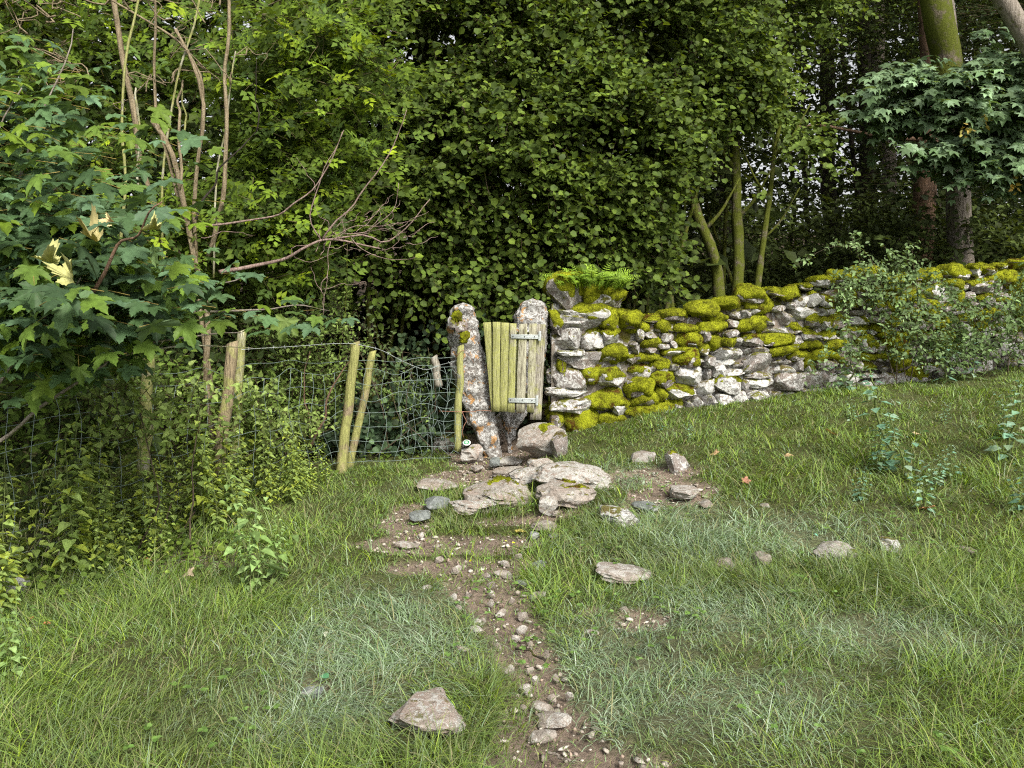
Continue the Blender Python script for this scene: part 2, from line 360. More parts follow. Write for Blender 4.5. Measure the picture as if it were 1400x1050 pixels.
def grid_ground():
    xs = np.concatenate([np.linspace(-260, -12, 14), np.linspace(-11, -4.2, 24), np.linspace(-4, 4.5, 150), np.linspace(4.6, 11, 60), np.linspace(12, 260, 14)])
    ys = np.concatenate([np.linspace(-60, 1.2, 16), np.linspace(1.35, 9.2, 160), np.linspace(9.35, 20, 50), np.linspace(22, 400, 24)])
    X, Y = np.meshgrid(xs, ys, indexing='ij'); x, y = X.ravel(), Y.ravel()
    dm = dirtmask(x, y) * (y > 1.3) * (y < 9.5); Z = height(x, y)
    Z = Z - .03 * dm + .018 * fbm2(x, y, 9, 21, 3) * (np.abs(x) < 6) * (y < 10) - .02 * dm * np.abs(fbm2(x, y, 6, 22, 2))
    V = np.stack([x, y, Z], 1); nx, ny = len(xs), len(ys)
    i, j = np.meshgrid(np.arange(nx - 1), np.arange(ny - 1), indexing='ij'); a = (i * ny + j).ravel()
    F = np.stack([a, a + ny, a + ny + 1, a + 1], 1)
    fd = dm[F].mean(1) > .45
    wdm = sm(.15, .6, dm)[:, None]; sv = silvermask(x, y)[:, None] * (y < 9)[:, None]; col = np.array([[.27, .21, .165]]) * wdm + (np.array([[.085, .095, .028]]) * (1 - sv) + np.array([[.17, .18, .10]]) * sv) * (1 - wdm)
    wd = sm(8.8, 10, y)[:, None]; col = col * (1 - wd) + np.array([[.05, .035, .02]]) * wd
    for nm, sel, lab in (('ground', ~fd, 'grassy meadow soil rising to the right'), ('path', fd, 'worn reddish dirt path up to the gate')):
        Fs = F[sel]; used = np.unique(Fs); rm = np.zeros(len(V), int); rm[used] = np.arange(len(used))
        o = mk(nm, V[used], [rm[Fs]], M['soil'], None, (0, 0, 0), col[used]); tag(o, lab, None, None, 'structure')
grid_ground()

# ------------------------------------------------------------------ leaves, twigs, crowns
def halves(right, fold=.12, curl=-.08):
    """leaf outline from its right edge (base..tip); returns verts, faces, split along a raised midrib"""
    right = np.asarray(right, float); tip = right[-1, 1]
    z = lambda x, y: fold * abs(x) * 2 + curl * (y / tip) ** 2 * tip
    V = [(0, 0, 0), (0, tip, z(0, tip))]
    r = [(x, y, z(x, y)) for x, y in right[:-1]]; l = [(-x, y, z(x, y)) for x, y in right[:-1]]
    n = len(r); V += r + l
    F1 = [0] + [2 + k for k in range(n)] + [1]; F2 = [0, 1] + [2 + n + k for k in range(n)][::-1]
    return np.array(V), [np.array([F1]), np.array([F2])]
def mergef(Fs):
    d = {}
    for f in Fs: d.setdefault(f.shape[1], []).append(f)
    return [np.concatenate(v) for v in d.values()]
def tmpl(V, Fs): return np.asarray(V, float), mergef(Fs)
T_ROUND = tmpl(*halves([(.34, .12), (.5, .45), (.36, .85), (0, 1.02)], .16, -.12))
T_RND4 = tmpl(*halves([(.42, .22), (.45, .72), (0, 1.03)], .16, -.14))
T_OVATE = tmpl(*halves([(.24, .16), (.29, .45), (.14, .8), (0, 1.08)], .16, -.15))
T_SMALL = tmpl(*halves([(.3, .35), (0, 1.0)], .12, -.1))
T_DIA = tmpl(*halves([(.3, .42), (0, 1.08)], .14, -.12))
T_NETTLE = tmpl(*halves([(.26, .06), (.36, .28), (.27, .55), (.13, .82), (0, 1.1)], .18, -.25))
T_LANCE = tmpl(*halves([(.13, .2), (.16, .5), (0, 1.2)], .1, -.25))
def palmate(nl=5, serr=True, curl=.12, droop=.25, seed=0):
    r = RS(seed); ang = np.radians([-112, -52, 0, 52, 112]) if nl == 5 else np.radians([-60, 0, 60])
    ln = np.array([.52, .82, .98, .82, .52]) if nl == 5 else np.array([.75, 1, .75])
    out = []; ridge = []
    for k, (a, L) in enumerate(zip(ang, ln)):
        L = L * (1 + .06 * r.normal())
        loc = [(-.21, .54), (-.25, .64), (-.16, .69), (-.16, .81), (-.06, .86), (0, 1.0), (.06, .86), (.16, .81), (.16, .69), (.25, .64), (.21, .54)] if serr else [(-.2, .6), (0, 1.0), (.2, .6)]
        if k == 0: out.append((.06 * -1, -.14, 0))
        for u, v in loc:
            u = u * L ** .7
            x = math.sin(a) * v * L + math.cos(a) * u; y = math.cos(a) * v * L - math.sin(a) * u
            out.append((x, y, .05 * (abs(u) > .1)))
        if k < len(ang) - 1:
            m = (a + ang[k + 1]) / 2; rr = .58 * min(L, ln[k + 1]) + .06; out.append((math.sin(m) * rr, math.cos(m) * rr, .04))
    out.append((.06, -.14, 0)); out = np.array(out)
    out[:, 2] += -droop * (out[:, 0] ** 2 + out[:, 1] ** 2) + curl * .4 * np.sin(out[:, 0] * 5 + seed) * np.abs(out[:, 1])
    V = np.concatenate([[[0, 0, .0]], out]); V[:, 1] += .14
    n = len(out); F = np.array([[0, 1 + (k + 1) % n, 1 + k] for k in range(n)]); return V, [F]
T_MAPLE = palmate(5, True); T_MAPLE_LO = palmate(5, False)
def pinnate(n=2, seed=0, leaf=T_OVATE, w=.42):
    V0, F0 = leaf; A = Acc(); r = RS(seed)
    ps = [(0, 1.0, 0)] + [(sg, .25 + .42 * k / max(1, n - .5) * 1.3, sg) for k in range(n) for sg in (-1, 1)]
    for sx, y, sg in ps:
        a = sg * math.radians(62) if sg else 0; V = V0 * w; c, s = math.cos(-a), math.sin(-a)
        V = np.stack([V[:, 0] * c - V[:, 1] * s, V[:, 0] * s + V[:, 1] * c, V[:, 2] + r.uniform(-.05, .05)], 1); V[:, 1] += y * .62; A.add(V, F0)
    return np.concatenate(A.V), [np.concatenate(f) for f in A.F.values()]
T_PIN = pinnate(2, 0, T_DIA)

def leaves(tm, P, Yd, Nd, size, cols, A):
    V0, F0 = tm; N = len(P); Y = unit(Yd); X = unit(np.cross(Y, Nd)); Z = np.cross(X, Y)
    size = np.broadcast_to(size, (N,))[:, None, None]
    V = P[:, None, :] + size * (V0[None, :, 0:1] * X[:, None] + V0[None, :, 1:2] * Y[:, None] + V0[None, :, 2:3] * Z[:, None])
    k = len(V0); off = (np.arange(N) * k)[:, None, None]
    A.add(V.reshape(-1, 3), [(f[None] + off).reshape(-1, f.shape[1]) for f in F0], np.repeat(cols, k, 0))
def twigs(P, Q, r0, A, col, n=3, sag=None):
    N = len(P); D = Q - P; T = unit(D); u = unit(np.cross(T, np.array([.3, .2, 1.0]))); v = np.cross(T, u)
    mid = (P + Q) / 2 + (sag if sag is not None else 0)
    V = []
    for c, r in ((P, r0), (mid, r0 * .75), (Q, r0 * .35)):
        r = np.broadcast_to(r, (N,))[:, None]
        for k in range(n):
            a = k * 2 * math.pi / n; V.append(c + r * (math.cos(a) * u + math.sin(a) * v))
    V = np.stack(V, 1); F = []
    for i in (0, 1):
        for k in range(n): F.append((i * n + k, i * n + (k + 1) % n, (i + 1) * n + (k + 1) % n, (i + 1) * n + k))
    F = np.array(F); off = (np.arange(N) * 3 * n)[:, None, None]
    A.add(V.reshape(-1, 3), [(F[None] + off).reshape(-1, 4)], np.ones((N * 3 * n, 3)) * col)
def pal(r, N, cols, wts=None, jit=.18):
    cols = np.asarray(cols, float); i = r.choice(len(cols), N, p=wts); c = cols[i]
    j = cols[r.choice(len(cols), N, p=wts)]; t = r.rand(N, 1) * .5; c = c * (1 - t) + j * t
    return c * (1 + jit * r.normal(size=(N, 1))).clip(.5, 1.6)
def sprays(r, C, D, nl, size, tm, tl, cols, AL, AT, up=.7, outw=(0, -1, 0), outk=.5, jit=.45, tcol=(.07, .05, .03), tr=.003, wts=None, droop=-.15):
    """C: roots, D: directions; each twig carries nl leaves alternately left and right, held roughly level"""
    N = len(C); D = unit(D); L = tl * r.uniform(.7, 1.3, N)[:, None]; Q = C + D * L + np.array([0, 0, droop]) * L * L
    if AT is not None: twigs(C, Q, tr, AT, np.array(tcol), sag=np.array([0, 0, .03]) * L)
    clump = np.repeat((1 + .22 * r.normal(size=N)).clip(.6, 1.5), nl)[:, None]
    t = (np.arange(nl) + .6) / nl; t = np.tile(t, N)[:, None]
    Pc = np.repeat(C, nl, 0); Pq = np.repeat(Q, nl, 0); P = Pc + (Pq - Pc) * t + np.array([0, 0, .03]) * (1 - (2 * t - 1) ** 2)
    Dl = np.repeat(D, nl, 0); side = np.tile(np.where(np.arange(nl) % 2 == 0, 1.0, -1.0), N)[:, None]
    nrm = unit(np.array([0, 0, 1.0]) * up + np.asarray(outw, float) * outk + jit * r.normal(size=(N * nl, 3)))
    S = unit(np.cross(Dl, nrm)); Y = unit(S * side + Dl * r.uniform(.2, .9, (N * nl, 1)) + .25 * r.normal(size=(N * nl, 3)) + np.array([0, 0, -.18]))
    leaves(tm, P, Y, nrm, size * r.uniform(.5, 1.3, N * nl), pal(r, N * nl, cols, wts) * clump, AL)
def ellshell(r, N, c, rad, rin=.6, front=.35):
    c = np.asarray(c, float); rad = np.asarray(rad, float); out = []
    while sum(len(o) for o in out) < N:
        u = unit(r.normal(size=(N * 3, 3))); k = (u[:, 1] < front) | (r.rand(len(u)) < .35); u = u[k]
        u = u * (rin + (1 - rin) * r.rand(len(u), 1) ** .6) * (1 + .16 * fbm(u * 2.2 + c, 3, 3))[:, None]; out.append(c + u * rad)
    return np.concatenate(out)[:N]

HAZ = [(.095, .145, .022), (.075, .12, .02), (.12, .175, .026), (.06, .10, .02), (.16, .23, .028)]
HAZW = [.3, .3, .2, .15, .05]
def hazel(label, px, py, d, rad, n, seed, stems=5, cull=-.35, group='hazel shrubs behind the gate and wall', cols=HAZ, size=.076, base_dx=0, lean=.5, gate=None):
    r = RS(seed); c = at(px, py, d); b = np.array([c[0] + base_dx, d + .3, float(height(c[0] + base_dx, d + .3))])
    t = thing('hazel_shrub', label, 'shrub', b, group)
    for k in range(stems):
        e = c + r.uniform(-.7, .7, 3) * rad; s0 = b + np.array([r.uniform(-.35, .35), r.uniform(-.2, .3), -.05])
        P = curve([s0, s0 * .55 + e * .45 + r.uniform(-.3, .3, 3) + [0, 0, -.2], e], 12, .12, seed + k)
        V, F = tube(P, np.linspace(r.uniform(.03, .05), .012, 12), 7); mk('stem', V, F, M['barkm'], t)
    C = ellshell(r, int(n * 2.6), c, rad, .42); C = C + unit(C - c) * (.35 * fbm(C * 1.1, 91, 2))[:, None]; keep = fbm(C * [1.0, 1.0, 2.6], 77, 3) > cull + .12
    if gate is not None: keep &= gate(C, r)
    keep &= C[:, 2] > height(C[:, 0], C[:, 1]) + .3
    C = C[keep]; D = unit(C - c) * [1, 1, .5] + r.normal(size=C.shape) * .55 + [0, -.25, -.1]
    AL, AT = Acc(), Acc(); sprays(r, C, D, 8, size, T_RND4, .42, cols, AL, AT, .8, (0, -1, 0), .45, .42, wts=HAZW if cols is HAZ else None)
    stuffpart(AL.build('foliage', M['leaf'], t)); stuffpart(AT.build('twigs', M['twig'], t)); return t

# openings where the sky shows between the crowns beyond the wall (kept free by every crown there)
GAPS = [(1095, 95, 30, 46), (1236, 62, 22, 36), (1064, 135, 16, 30), (1150, 210, 10, 56), (1110, 235, 14, 36), (1160, 60, 9, 22), (1120, 160, 18, 22)]
def gapkeep(C, r, k=1.0):
    px, py = proj(C); m = np.zeros(len(C))
    for gx, gy, rx, ry in GAPS: m = np.maximum(m, np.exp(-(((px - gx) / rx) ** 2 + ((py - gy) / ry) ** 2) * .8))
    m = m * (.75 + .45 * fbm2(px, py, .06, 9, 3)); return r.rand(len(C)) > m * k * .78
def highgate(C, r):
    px, py = proj(C); return gapkeep(C, r) & (py < np.interp(px, [860, 930, 1000], [420, 260, 200]))
def lowgate(C, r):                                     # the dark hollow under the hazels by the gate
    px, py = proj(C); lim = np.interp(px, [380, 450, 560, 620, 700, 760, 900], [390, 400, 405, 415, 425, 430, 425]) + 10 * fbm2(px, py, .03, 4)
    return (py < lim) & gapkeep(C, r) & ((px < 915) | (py < 240))
hazel('dense round-leaved hazel above the two stake posts of the fence', 500, 230, 9.7, (1.5, .9, 2.3), 1250, 101, gate=lowgate)
hazel('tall hazel rising straight behind the left standing slab', 630, 170, 10.2, (1.4, .9, 2.5), 1350, 102, gate=lowgate)
hazel('broad hazel with low hanging leaves behind the gate', 730, 210, 9.9, (1.3, .9, 2.15), 1150, 103, gate=lowgate)
hazel('leafy hazel overhanging the fern on the wall end', 855, 250, 10.3, (1.0, .9, 1.6), 850, 104, gate=lowgate)
hazel('high hazel crown above the mossy wall top, darker than its neighbours', 920, 60, 10.9, (1.3, .9, 1.5), 850, 105, gate=highgate)
hazel('highest hazel crown at the top edge of the picture behind the gate', 660, -110, 10.9, (3.0, 1.0, 1.5), 850, 106)
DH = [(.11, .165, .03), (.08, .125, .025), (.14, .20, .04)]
hazel('thin hazel with bare mossy stems beside the wall', 1010, 190, 11.6, (1.3, .8, 1.5), 850, 107, 0, -.1, cols=DH, gate=lambda C, r: gapkeep(C, r) & ((proj(C)[1] < 250) | (r.rand(len(C)) < .08)))

hazel('loose hazel crown filling the top between the tall hazel and the sky gaps', 1030, -20, 12.6, (1.7, 1.0, 1.6), 650, 108, 2, -.2, cols=DH, gate=gapkeep)
# three mossy stems that show below the thin hazel
STEMS = [([(990, 425), (978, 340), (945, 265), (930, 170), (925, 90)], 11.2, .085, 'mossy green hazel trunk curving left out of the wall, leftmost of three'),
         ([(1001, 425), (1012, 320), (1010, 250), (1000, 160), (990, 60)], 11.4, .085, 'straight mossy hazel trunk in the middle of three behind the wall'),
         ([(1022, 420), (1038, 345), (1052, 280), (1060, 220), (1075, 120)], 11.3, .05, 'slender mossy hazel trunk leaning right behind the wall')]
for pts, d, r0, lab in STEMS:
    P = np.array([at(x, y, d) for x, y in pts]); P[0][2] = float(height(P[0][0], d)) - .05
    o = thing('hazel_tree', lab, 'tree', P[0], 'mossy trunks behind the wall'); P = curve(P, 22, .05, int(r0 * 1000)); V, F = tube(P, np.linspace(r0 * 1.15, r0 * .5, 22), 10)
    V += .012 * unit(V - np.repeat(P, 10, 0)) * vnoise(V * 14, 3)[:, None]; mk('trunk', V, F, M['barkm'], o)
    for k in range(3):
        s0 = P[10 + 3 * k]; e = s0 + [(-1) ** k * .45, -.1, .7]; V, F = tube(curve([s0, (s0 + e) / 2 + [0, 0, -.1], e], 7), np.linspace(r0 * .4, .01, 7), 6); mk('branch', V, F, M['barkm'], o)

# ------------------------------------------------------------------ wood beyond the wall: trunks and crowns
def trunk_tree(name, lab, pts, d, r0, r1, mat, limbs=(), n=26, lmat=None, group=None, crown=None):
    P = np.array([at(x, y, dd if isinstance(d, (list, tuple)) else d) for (x, y), dd in zip(pts, d if isinstance(d, (list, tuple)) else [d] * len(pts))])
    P[0][2] = float(height(P[0][0], P[0][1])) - .1
    o = thing(name, lab, 'tree', P[0], group); Q = curve(P, n, .06, len(lab)); rr = np.linspace(r0, r1, n); rr[:3] *= [1.35, 1.15, 1.05]
    V, F = tube(Q, rr, 16); D = V - np.repeat(Q, 16, 0); V += unit(D) * (np.repeat(rr, 16) * (.10 * fbm(V * [3, 3, 1.2] + 7, 5, 3)))[:, None]
    mk('trunk', V, F, mat, o)
    for lp, dd, a, b in limbs:
        V, F = tube(curve([at(x, y, q) for (x, y), q in zip(lp, dd)], 14, .05, 3), np.linspace(a, b, 14), 9); mk('limb', V, F, lmat or mat, o)
    return o
def crown(o, lst, n, cols, seed, size=.075, tm=T_SMALL, nl=8, tl=.5, gate=gapkeep, flat=.35, cull=-.3):
    r = RS(seed); AL, AT = Acc(), Acc()
    for c, rad in lst:
        rad = np.asarray(rad, float); C = ellshell(r, int(n), c, rad, .35, .6); k = fbm(C * .9, seed, 3) > cull
        if gate: k &= gate(C, r)
        k &= C[:, 2] > height(C[:, 0], C[:, 1]) + .25
        C = C[k]; D = unit(C - c) * [1, 1, .25] + r.normal(size=C.shape) * [.5, .5, .15]
        sprays(r, C, D, nl, size, tm, tl, cols, AL, AT, 1.0, (0, -1, 0), .25, flat)
    stuffpart(AL.build('crown', M['leaf'], o)); stuffpart(AT.build('twigs', M['twig'], o))
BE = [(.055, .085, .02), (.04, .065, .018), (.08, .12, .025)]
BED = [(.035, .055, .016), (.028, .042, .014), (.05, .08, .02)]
t = trunk_tree('beech_tree', 'brown-barked tree trunk standing behind the wall right of the tall bramble', [(1258, 420), (1262, 330), (1268, 230), (1272, 120), (1268, -60)], 13.5, .20, .15, M['barkred'],
               [([(1270, 190), (1200, 185), (1120, 172), (1060, 176)], (13.5, 13.2, 13, 13), .04, .015)])
crown(t, [(at(1160, 20, 15), (2.2, 1.6, 1.3)), (at(1040, -10, 14.5), (1.8, 1.6, 1.3))], 1500, BE, 201)
t = trunk_tree('sycamore_tree', 'stout pale-grey trunk with mossy upper stem behind the wall at far right', [(1318, 420), (1314, 320), (1312, 220), (1300, 110), (1282, -60)], 12.2, .19, .15, M['barkgrey'],
               [([(1300, 150), (1290, 70), (1278, 0), (1270, -70)], (12.0, 11.9, 11.8, 11.8), .21, .2)], lmat=M['barkm'])
t2 = trunk_tree('sycamore_tree', 'pale smooth limbed tree leaning in from the top right corner', [(1520, 420), (1480, 250), (1430, 110), (1385, 30), (1345, -50)], 10.5, .2, .1, M['barkgrey'], [([(1440, 130), (1425, 40), (1400, -30)], (10.5, 10.4, 10.4), .08, .06)])
crown(t2, [(at(1500, 40, 12), (2.2, 1.4, 1.8)), (at(1330, 60, 16), (1.8, 1.2, 1.5))], 900, BED, 233)
# the sycamore's drooping maple-like foliage at the right
r = RS(210); AL, AT = Acc(), Acc()
SYC = [(.14, .215, .11), (.10, .16, .075), (.19, .28, .165), (.07, .12, .05)]
for cx, cy, d, rad, n in [(1290, 125, 11.2, (1.2, .6, .42), 130), (1385, 150, 10.8, (1.0, .6, .6), 150), (1230, 165, 11.3, (.7, .5, .22), 55), (1345, 205, 10.8, (1.0, .5, .3), 110), (1400, 235, 10.6, (.8, .5, .28), 80), (1300, 215, 11, (.5, .4, .3), 40), (1255, 105, 11.3, (.5, .4, .2), 30), (1400, 90, 11, (.8, .5, .4), 60)]:
    C = ellshell(r, n, at(cx, cy, d), rad, .1, .9); D = r.normal(size=C.shape) * [.8, .5, .1] + [-.5, -.5, -.15]
    C = np.concatenate([C, C[::3] + .1]); D = np.concatenate([D, D[::3]]); sprays(r, C, D, 6, .115, T_MAPLE_LO, .4, SYC, AL, AT, 1.0, (0, -1, 0), .55, .28, droop=-.25)
stuffpart(AL.build('foliage', M['leaf'], t)); stuffpart(AT.build('twigs', M['twig'], t))
A = Acc()
for px, py in [(1318, 175), (1322, 188), (1390, 238), (1386, 258), (1348, 165)]:
    P = at(px, py, 10.3) + r.normal(size=(7, 3)) * [.03, .03, .05]; leaves(T_OVATE, P, r.normal(size=(7, 3)) + [0, 0, -1], r.normal(size=(7, 3)), .07, pal(r, 7, [(.5, .32, .05), (.45, .38, .08)]), A)
o = stuffpart(A.build('seed_clusters', M['leaf'], t))
t = trunk_tree('beech_tree', 'dark distant trunk with a grey base in the gap of the wood', [(1225, 400), (1219, 300), (1212, 200), (1200, 60), (1195, -60)], 19, .19, .13, M['barkgrey'])
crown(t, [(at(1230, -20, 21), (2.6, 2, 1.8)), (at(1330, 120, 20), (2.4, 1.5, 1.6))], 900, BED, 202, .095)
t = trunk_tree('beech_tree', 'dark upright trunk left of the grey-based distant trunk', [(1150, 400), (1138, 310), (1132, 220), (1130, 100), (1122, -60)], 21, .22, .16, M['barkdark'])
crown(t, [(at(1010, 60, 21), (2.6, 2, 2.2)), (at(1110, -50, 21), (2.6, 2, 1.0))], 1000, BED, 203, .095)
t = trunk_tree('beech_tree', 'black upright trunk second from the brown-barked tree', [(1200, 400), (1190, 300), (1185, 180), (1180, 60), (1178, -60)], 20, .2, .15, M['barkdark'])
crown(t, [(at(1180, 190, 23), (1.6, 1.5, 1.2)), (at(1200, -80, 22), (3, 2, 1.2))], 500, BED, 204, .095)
for i, (pts, d, r0, lab) in enumerate([([(1100, 400), (1106, 300), (1100, 200), (1092, 80)], 23, .07, 'thin dark pole trunk under the largest sky gap'),
        ([(1195, 400), (1178, 290), (1165, 200), (1150, 90)], 18, .06, 'thin dark trunk leaning left between two upright trunks'),
        ([(1065, 400), (1085, 300), (1082, 230), (1072, 130)], 25, .08, 'thin far trunk left of the largest sky gap'),
        ([(1245, 400), (1243, 300), (1250, 240)], 22, .05, 'short thin sapling beside the brown-barked tree'),
        ([(1290, 400), (1288, 300), (1275, 255)], 15, .04, 'pale thin sapling between brown and grey trunks')]):
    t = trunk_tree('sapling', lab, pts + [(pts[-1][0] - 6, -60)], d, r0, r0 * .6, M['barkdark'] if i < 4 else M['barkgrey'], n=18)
# off-frame trees that close the wood on the left and above
for lab, x, y, lst, n, sd in [('shady beech behind the hazels in the middle of the wood', -1.5, 15, [((-1.5, 15, 6.5), (3.5, 2.2, 3.6)), ((-.5, 14, 3.0), (4, 1.2, 1.9))], 1000, 221),
                              ('shady beech behind the elder on the left', -6.5, 11, [((-6, 11, 6), (3.2, 2, 3.8)), ((-6, 10.0, 3), (3.2, 1.4, 2.6))], 1000, 222),
                              ('shady beech behind the tall hazel crown', 4.5, 17, [((3.5, 17, 9.5), (3.6, 2.5, 2.0)), ((.6, 16, 5), (2.2, 2, 3))], 900, 223),
                              ('shady beech at the far right of the wood', 11.5, 15, [((10.0, 15, 7), (3.2, 2.2, 3)), ((9.5, 14, 3.2), (3.4, 1.6, 2.0))], 900, 224)]:
    b = np.array([x, y, float(height(x, y)) - .1]); o = thing('beech_tree', lab, 'tree', b, 'beeches filling the wood'); V, F = tube(curve([b, b + [.1, .1, 4], b + [-.2, 0, 9]], 12, .1, sd), np.linspace(.3, .15, 12), 12); mk('trunk', V, F, M['barkdark'], o)
    crown(o, lst, n, BED, sd, .15, T_SMALL, 7, .6, cull=-.6)
# leaf mass added above and left to shade the wood; dim undergrowth inside
def mass(name, lab, boxes, cols, seed, size, tm=T_SMALL, gate=gapkeep, up=1.0, out=.3, cull=-.35):
    r = RS(seed); AL = Acc()
    for (x0, x1, y0, y1, z0, z1), n, gr in boxes:
        C = r.uniform([x0, y0, z0], [x1, y1, z1], (n, 3))
        if gr: C[:, 2] += height(C[:, 0], C[:, 1])
        k = fbm(C * .8, seed, 3) > cull
        if gate: k &= gate(C, r)
        C = C[k]; sprays(r, C, r.normal(size=C.shape) * [1, 1, .3], 7, size, tm, size * 5, cols, AL, None, up, (0, -1, 0), out, .4)
    o = AL.build(name, M['leaf'], None); tag(o, lab, None, None, 'stuff'); return o
mass('shade_canopy', 'dark leaf roof added overhead and at left to shade the wood', [((-14, 18, 11, 30, 9.6, 13.5), 2800, 0), ((-16, -7, 2, 14, 3, 9), 1200, 0)], BED, 231, .34)
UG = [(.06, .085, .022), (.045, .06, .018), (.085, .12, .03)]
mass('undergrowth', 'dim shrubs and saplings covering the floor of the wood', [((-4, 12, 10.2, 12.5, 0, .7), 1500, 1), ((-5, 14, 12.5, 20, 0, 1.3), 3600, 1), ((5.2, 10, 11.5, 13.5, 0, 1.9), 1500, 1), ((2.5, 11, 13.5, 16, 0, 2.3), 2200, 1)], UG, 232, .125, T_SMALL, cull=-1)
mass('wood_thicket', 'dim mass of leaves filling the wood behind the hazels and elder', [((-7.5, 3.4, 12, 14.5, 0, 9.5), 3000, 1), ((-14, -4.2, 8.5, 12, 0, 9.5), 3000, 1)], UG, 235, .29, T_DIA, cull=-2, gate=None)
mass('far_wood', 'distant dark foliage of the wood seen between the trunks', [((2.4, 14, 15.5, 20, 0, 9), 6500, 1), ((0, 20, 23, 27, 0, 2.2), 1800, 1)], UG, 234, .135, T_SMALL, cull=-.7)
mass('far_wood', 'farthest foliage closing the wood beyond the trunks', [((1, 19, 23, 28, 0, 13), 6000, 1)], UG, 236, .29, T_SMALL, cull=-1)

# ------------------------------------------------------------------ drystone wall
WL = np.array([(.42, 8.25), (1.1, 8.42), (1.9, 8.52), (2.8, 8.72), (4.5, 9.05), (6.1, 9.5), (8.6, 10.4)])
WS = np.concatenate([[0], np.cumsum(np.linalg.norm(np.diff(WL, axis=0), axis=1))])
def wl(s): return np.array([np.interp(s, WS, WL[:, 0]), np.interp(s, WS, WL[:, 1])])
def wtop(x): return float(np.interp(x, [.4, .8, 1.25, 1.35, 1.9, 2.4, 2.8, 3.3, 3.9, 4.5, 5.2, 6.1, 8.6], [1.74, 1.72, 1.62, 1.50, 1.60, 1.66, 1.78, 1.85, 1.93, 1.98, 2.02, 2.14, 2.5]))
wall = thing('drystone_wall', 'mossy drystone field wall running right from the gate', 'wall', (.42, 8.4, float(height(.42, 8.4))))
rw = RS(7); NST = 0
def put_stone(x, yf, z, wd, ht, mossy, seed, dep=.34, ang=0.0, boxy=.55, sub=3, tilt=0.0, stuffacc=None):
    """a stone whose front face is at depth yf"""
    global NST
    V, F = rock((wd, dep, ht), seed, sub, 13, .085, boxy, 2.6); V = roty(V, tilt); V = rotz(V, ang); c = np.array([x, yf + dep / 2, z])
    if stuffacc is not None: stuffacc.add(V + c, F); return
    st = mk('stone', V + c, [F], M['wallmoss'] if mossy > .55 else M['wall'], wall, c, None, True, 20); NST += 1
    if mossy > .3:
        mV, mF = mosscap(V, F, seed + 1, mossy, min(.045, ht * .22) * (.7 + .6 * mossy), lo=.22 - mossy * .75, wc=c)
        if mV is not None: mk('moss', mV + c, [mF], M['moss'], st, c)
# wall head, placed stone by stone
HEAD = [(775, 400, 58, 52, .55), (828, 406, 56, 30, .75), (800, 427, 76, 24, .5), (794, 442, 74, 24, .15), (776, 466, 44, 32, .3), (812, 462, 34, 34, .35), (793, 493, 64, 24, .1), (776, 517, 54, 34, .25),
        (806, 513, 32, 32, .75), (778, 538, 64, 16, .1), (780, 556, 56, 22, .2), (792, 580, 58, 34, .7), (824, 548, 62, 34, .85), (848, 560, 30, 24, .4), (842, 580, 44, 28, .95), (836, 518, 44, 26, .45),
        (780, 483, 40, 10, .1), (838, 437, 34, 26, .9), (836, 462, 26, 22, .5), (862, 440, 34, 26, .9), (838, 488, 40, 30, .8), (762, 575, 24, 40, .6), (765, 500, 14, 40, .6), (760, 440, 16, 40, .7)]
for i, (px, py, w_, h_, ms) in enumerate(HEAD):
    s = (px - 752) / 130; yf = float(np.interp(px, [750, 880], [8.26, 8.38])) + rw.uniform(-.04, .05); k = yf / FPX
    P = at(px, py, yf); put_stone(P[0], yf - .03, P[2], w_ * k * 1.06, h_ * k * 1.1, ms, 300 + i, .45, rw.uniform(-.12, .12), .45, 3, rw.uniform(-.05, .05))
# courses
x_of = lambda s: wl(s)
seed = 500; S_END = WS[-1]; cur = np.zeros(600); ds = S_END / 600; PKS = []
for row in range(40):
    s = .84 + rw.uniform(-.05, .05); placed = 0
    while s < S_END - .1:
        wd = rw.uniform(.15, .36) if rw.rand() < .6 else rw.uniform(.07, .15); a, b = int(s / ds), min(599, int((s + wd) / ds)); b = max(b, a + 1)
        q = wl(s + wd / 2); H_ = wtop(q[0]) - float(height(q[0], q[1])); z0 = cur[a:b].mean()
        if z0 < H_ - .15:
            ht = min(max(rw.uniform(.07, .2) * (.7 + 1.2 * wd), .055), .22)
            nz = float(fbm(np.array([q[0] * 1.3, z0 * 2.2, 5.0]), 8, 3)); ms = float(np.clip(.44 + .8 * nz + .8 * (z0 / H_ - .42) + rw.uniform(-.25, .25), 0, 1))
            zc = float(height(q[0], q[1])) + z0 + ht / 2 - .06
            PKS.append((wd * ht, q[0], q[1] + rw.uniform(-.06, .035), zc, wd * 1.13, ht * 1.17, ms, seed, math.atan2(*(wl(s + wd) - wl(s))[::-1]) + rw.uniform(-.14, .14), rw.uniform(.3, .9), rw.uniform(-.12, .12))); seed += 1
            cur[a:b] = z0 + ht * .97; placed += 1
        s += wd
    if placed == 0: break
PKS.sort(key=lambda t: -t[0]); PKA = Acc()
for i, (ar_, x_, y_, z_, w_, h_, ms, sd, an, bx_, tl_) in enumerate(PKS):
    if i < 238: put_stone(x_, y_, z_, w_, h_, ms, sd, .3, an, bx_, 3 if i < 130 else 2, tl_)
    else: put_stone(x_, y_, z_, w_, h_, ms, sd, .26, an, bx_, 2, tl_, PKA)
if PKA.n: stuffpart(PKA.build('small_stones', M['wall'], wall, True)).data.set_sharp_from_angle(angle=.35)
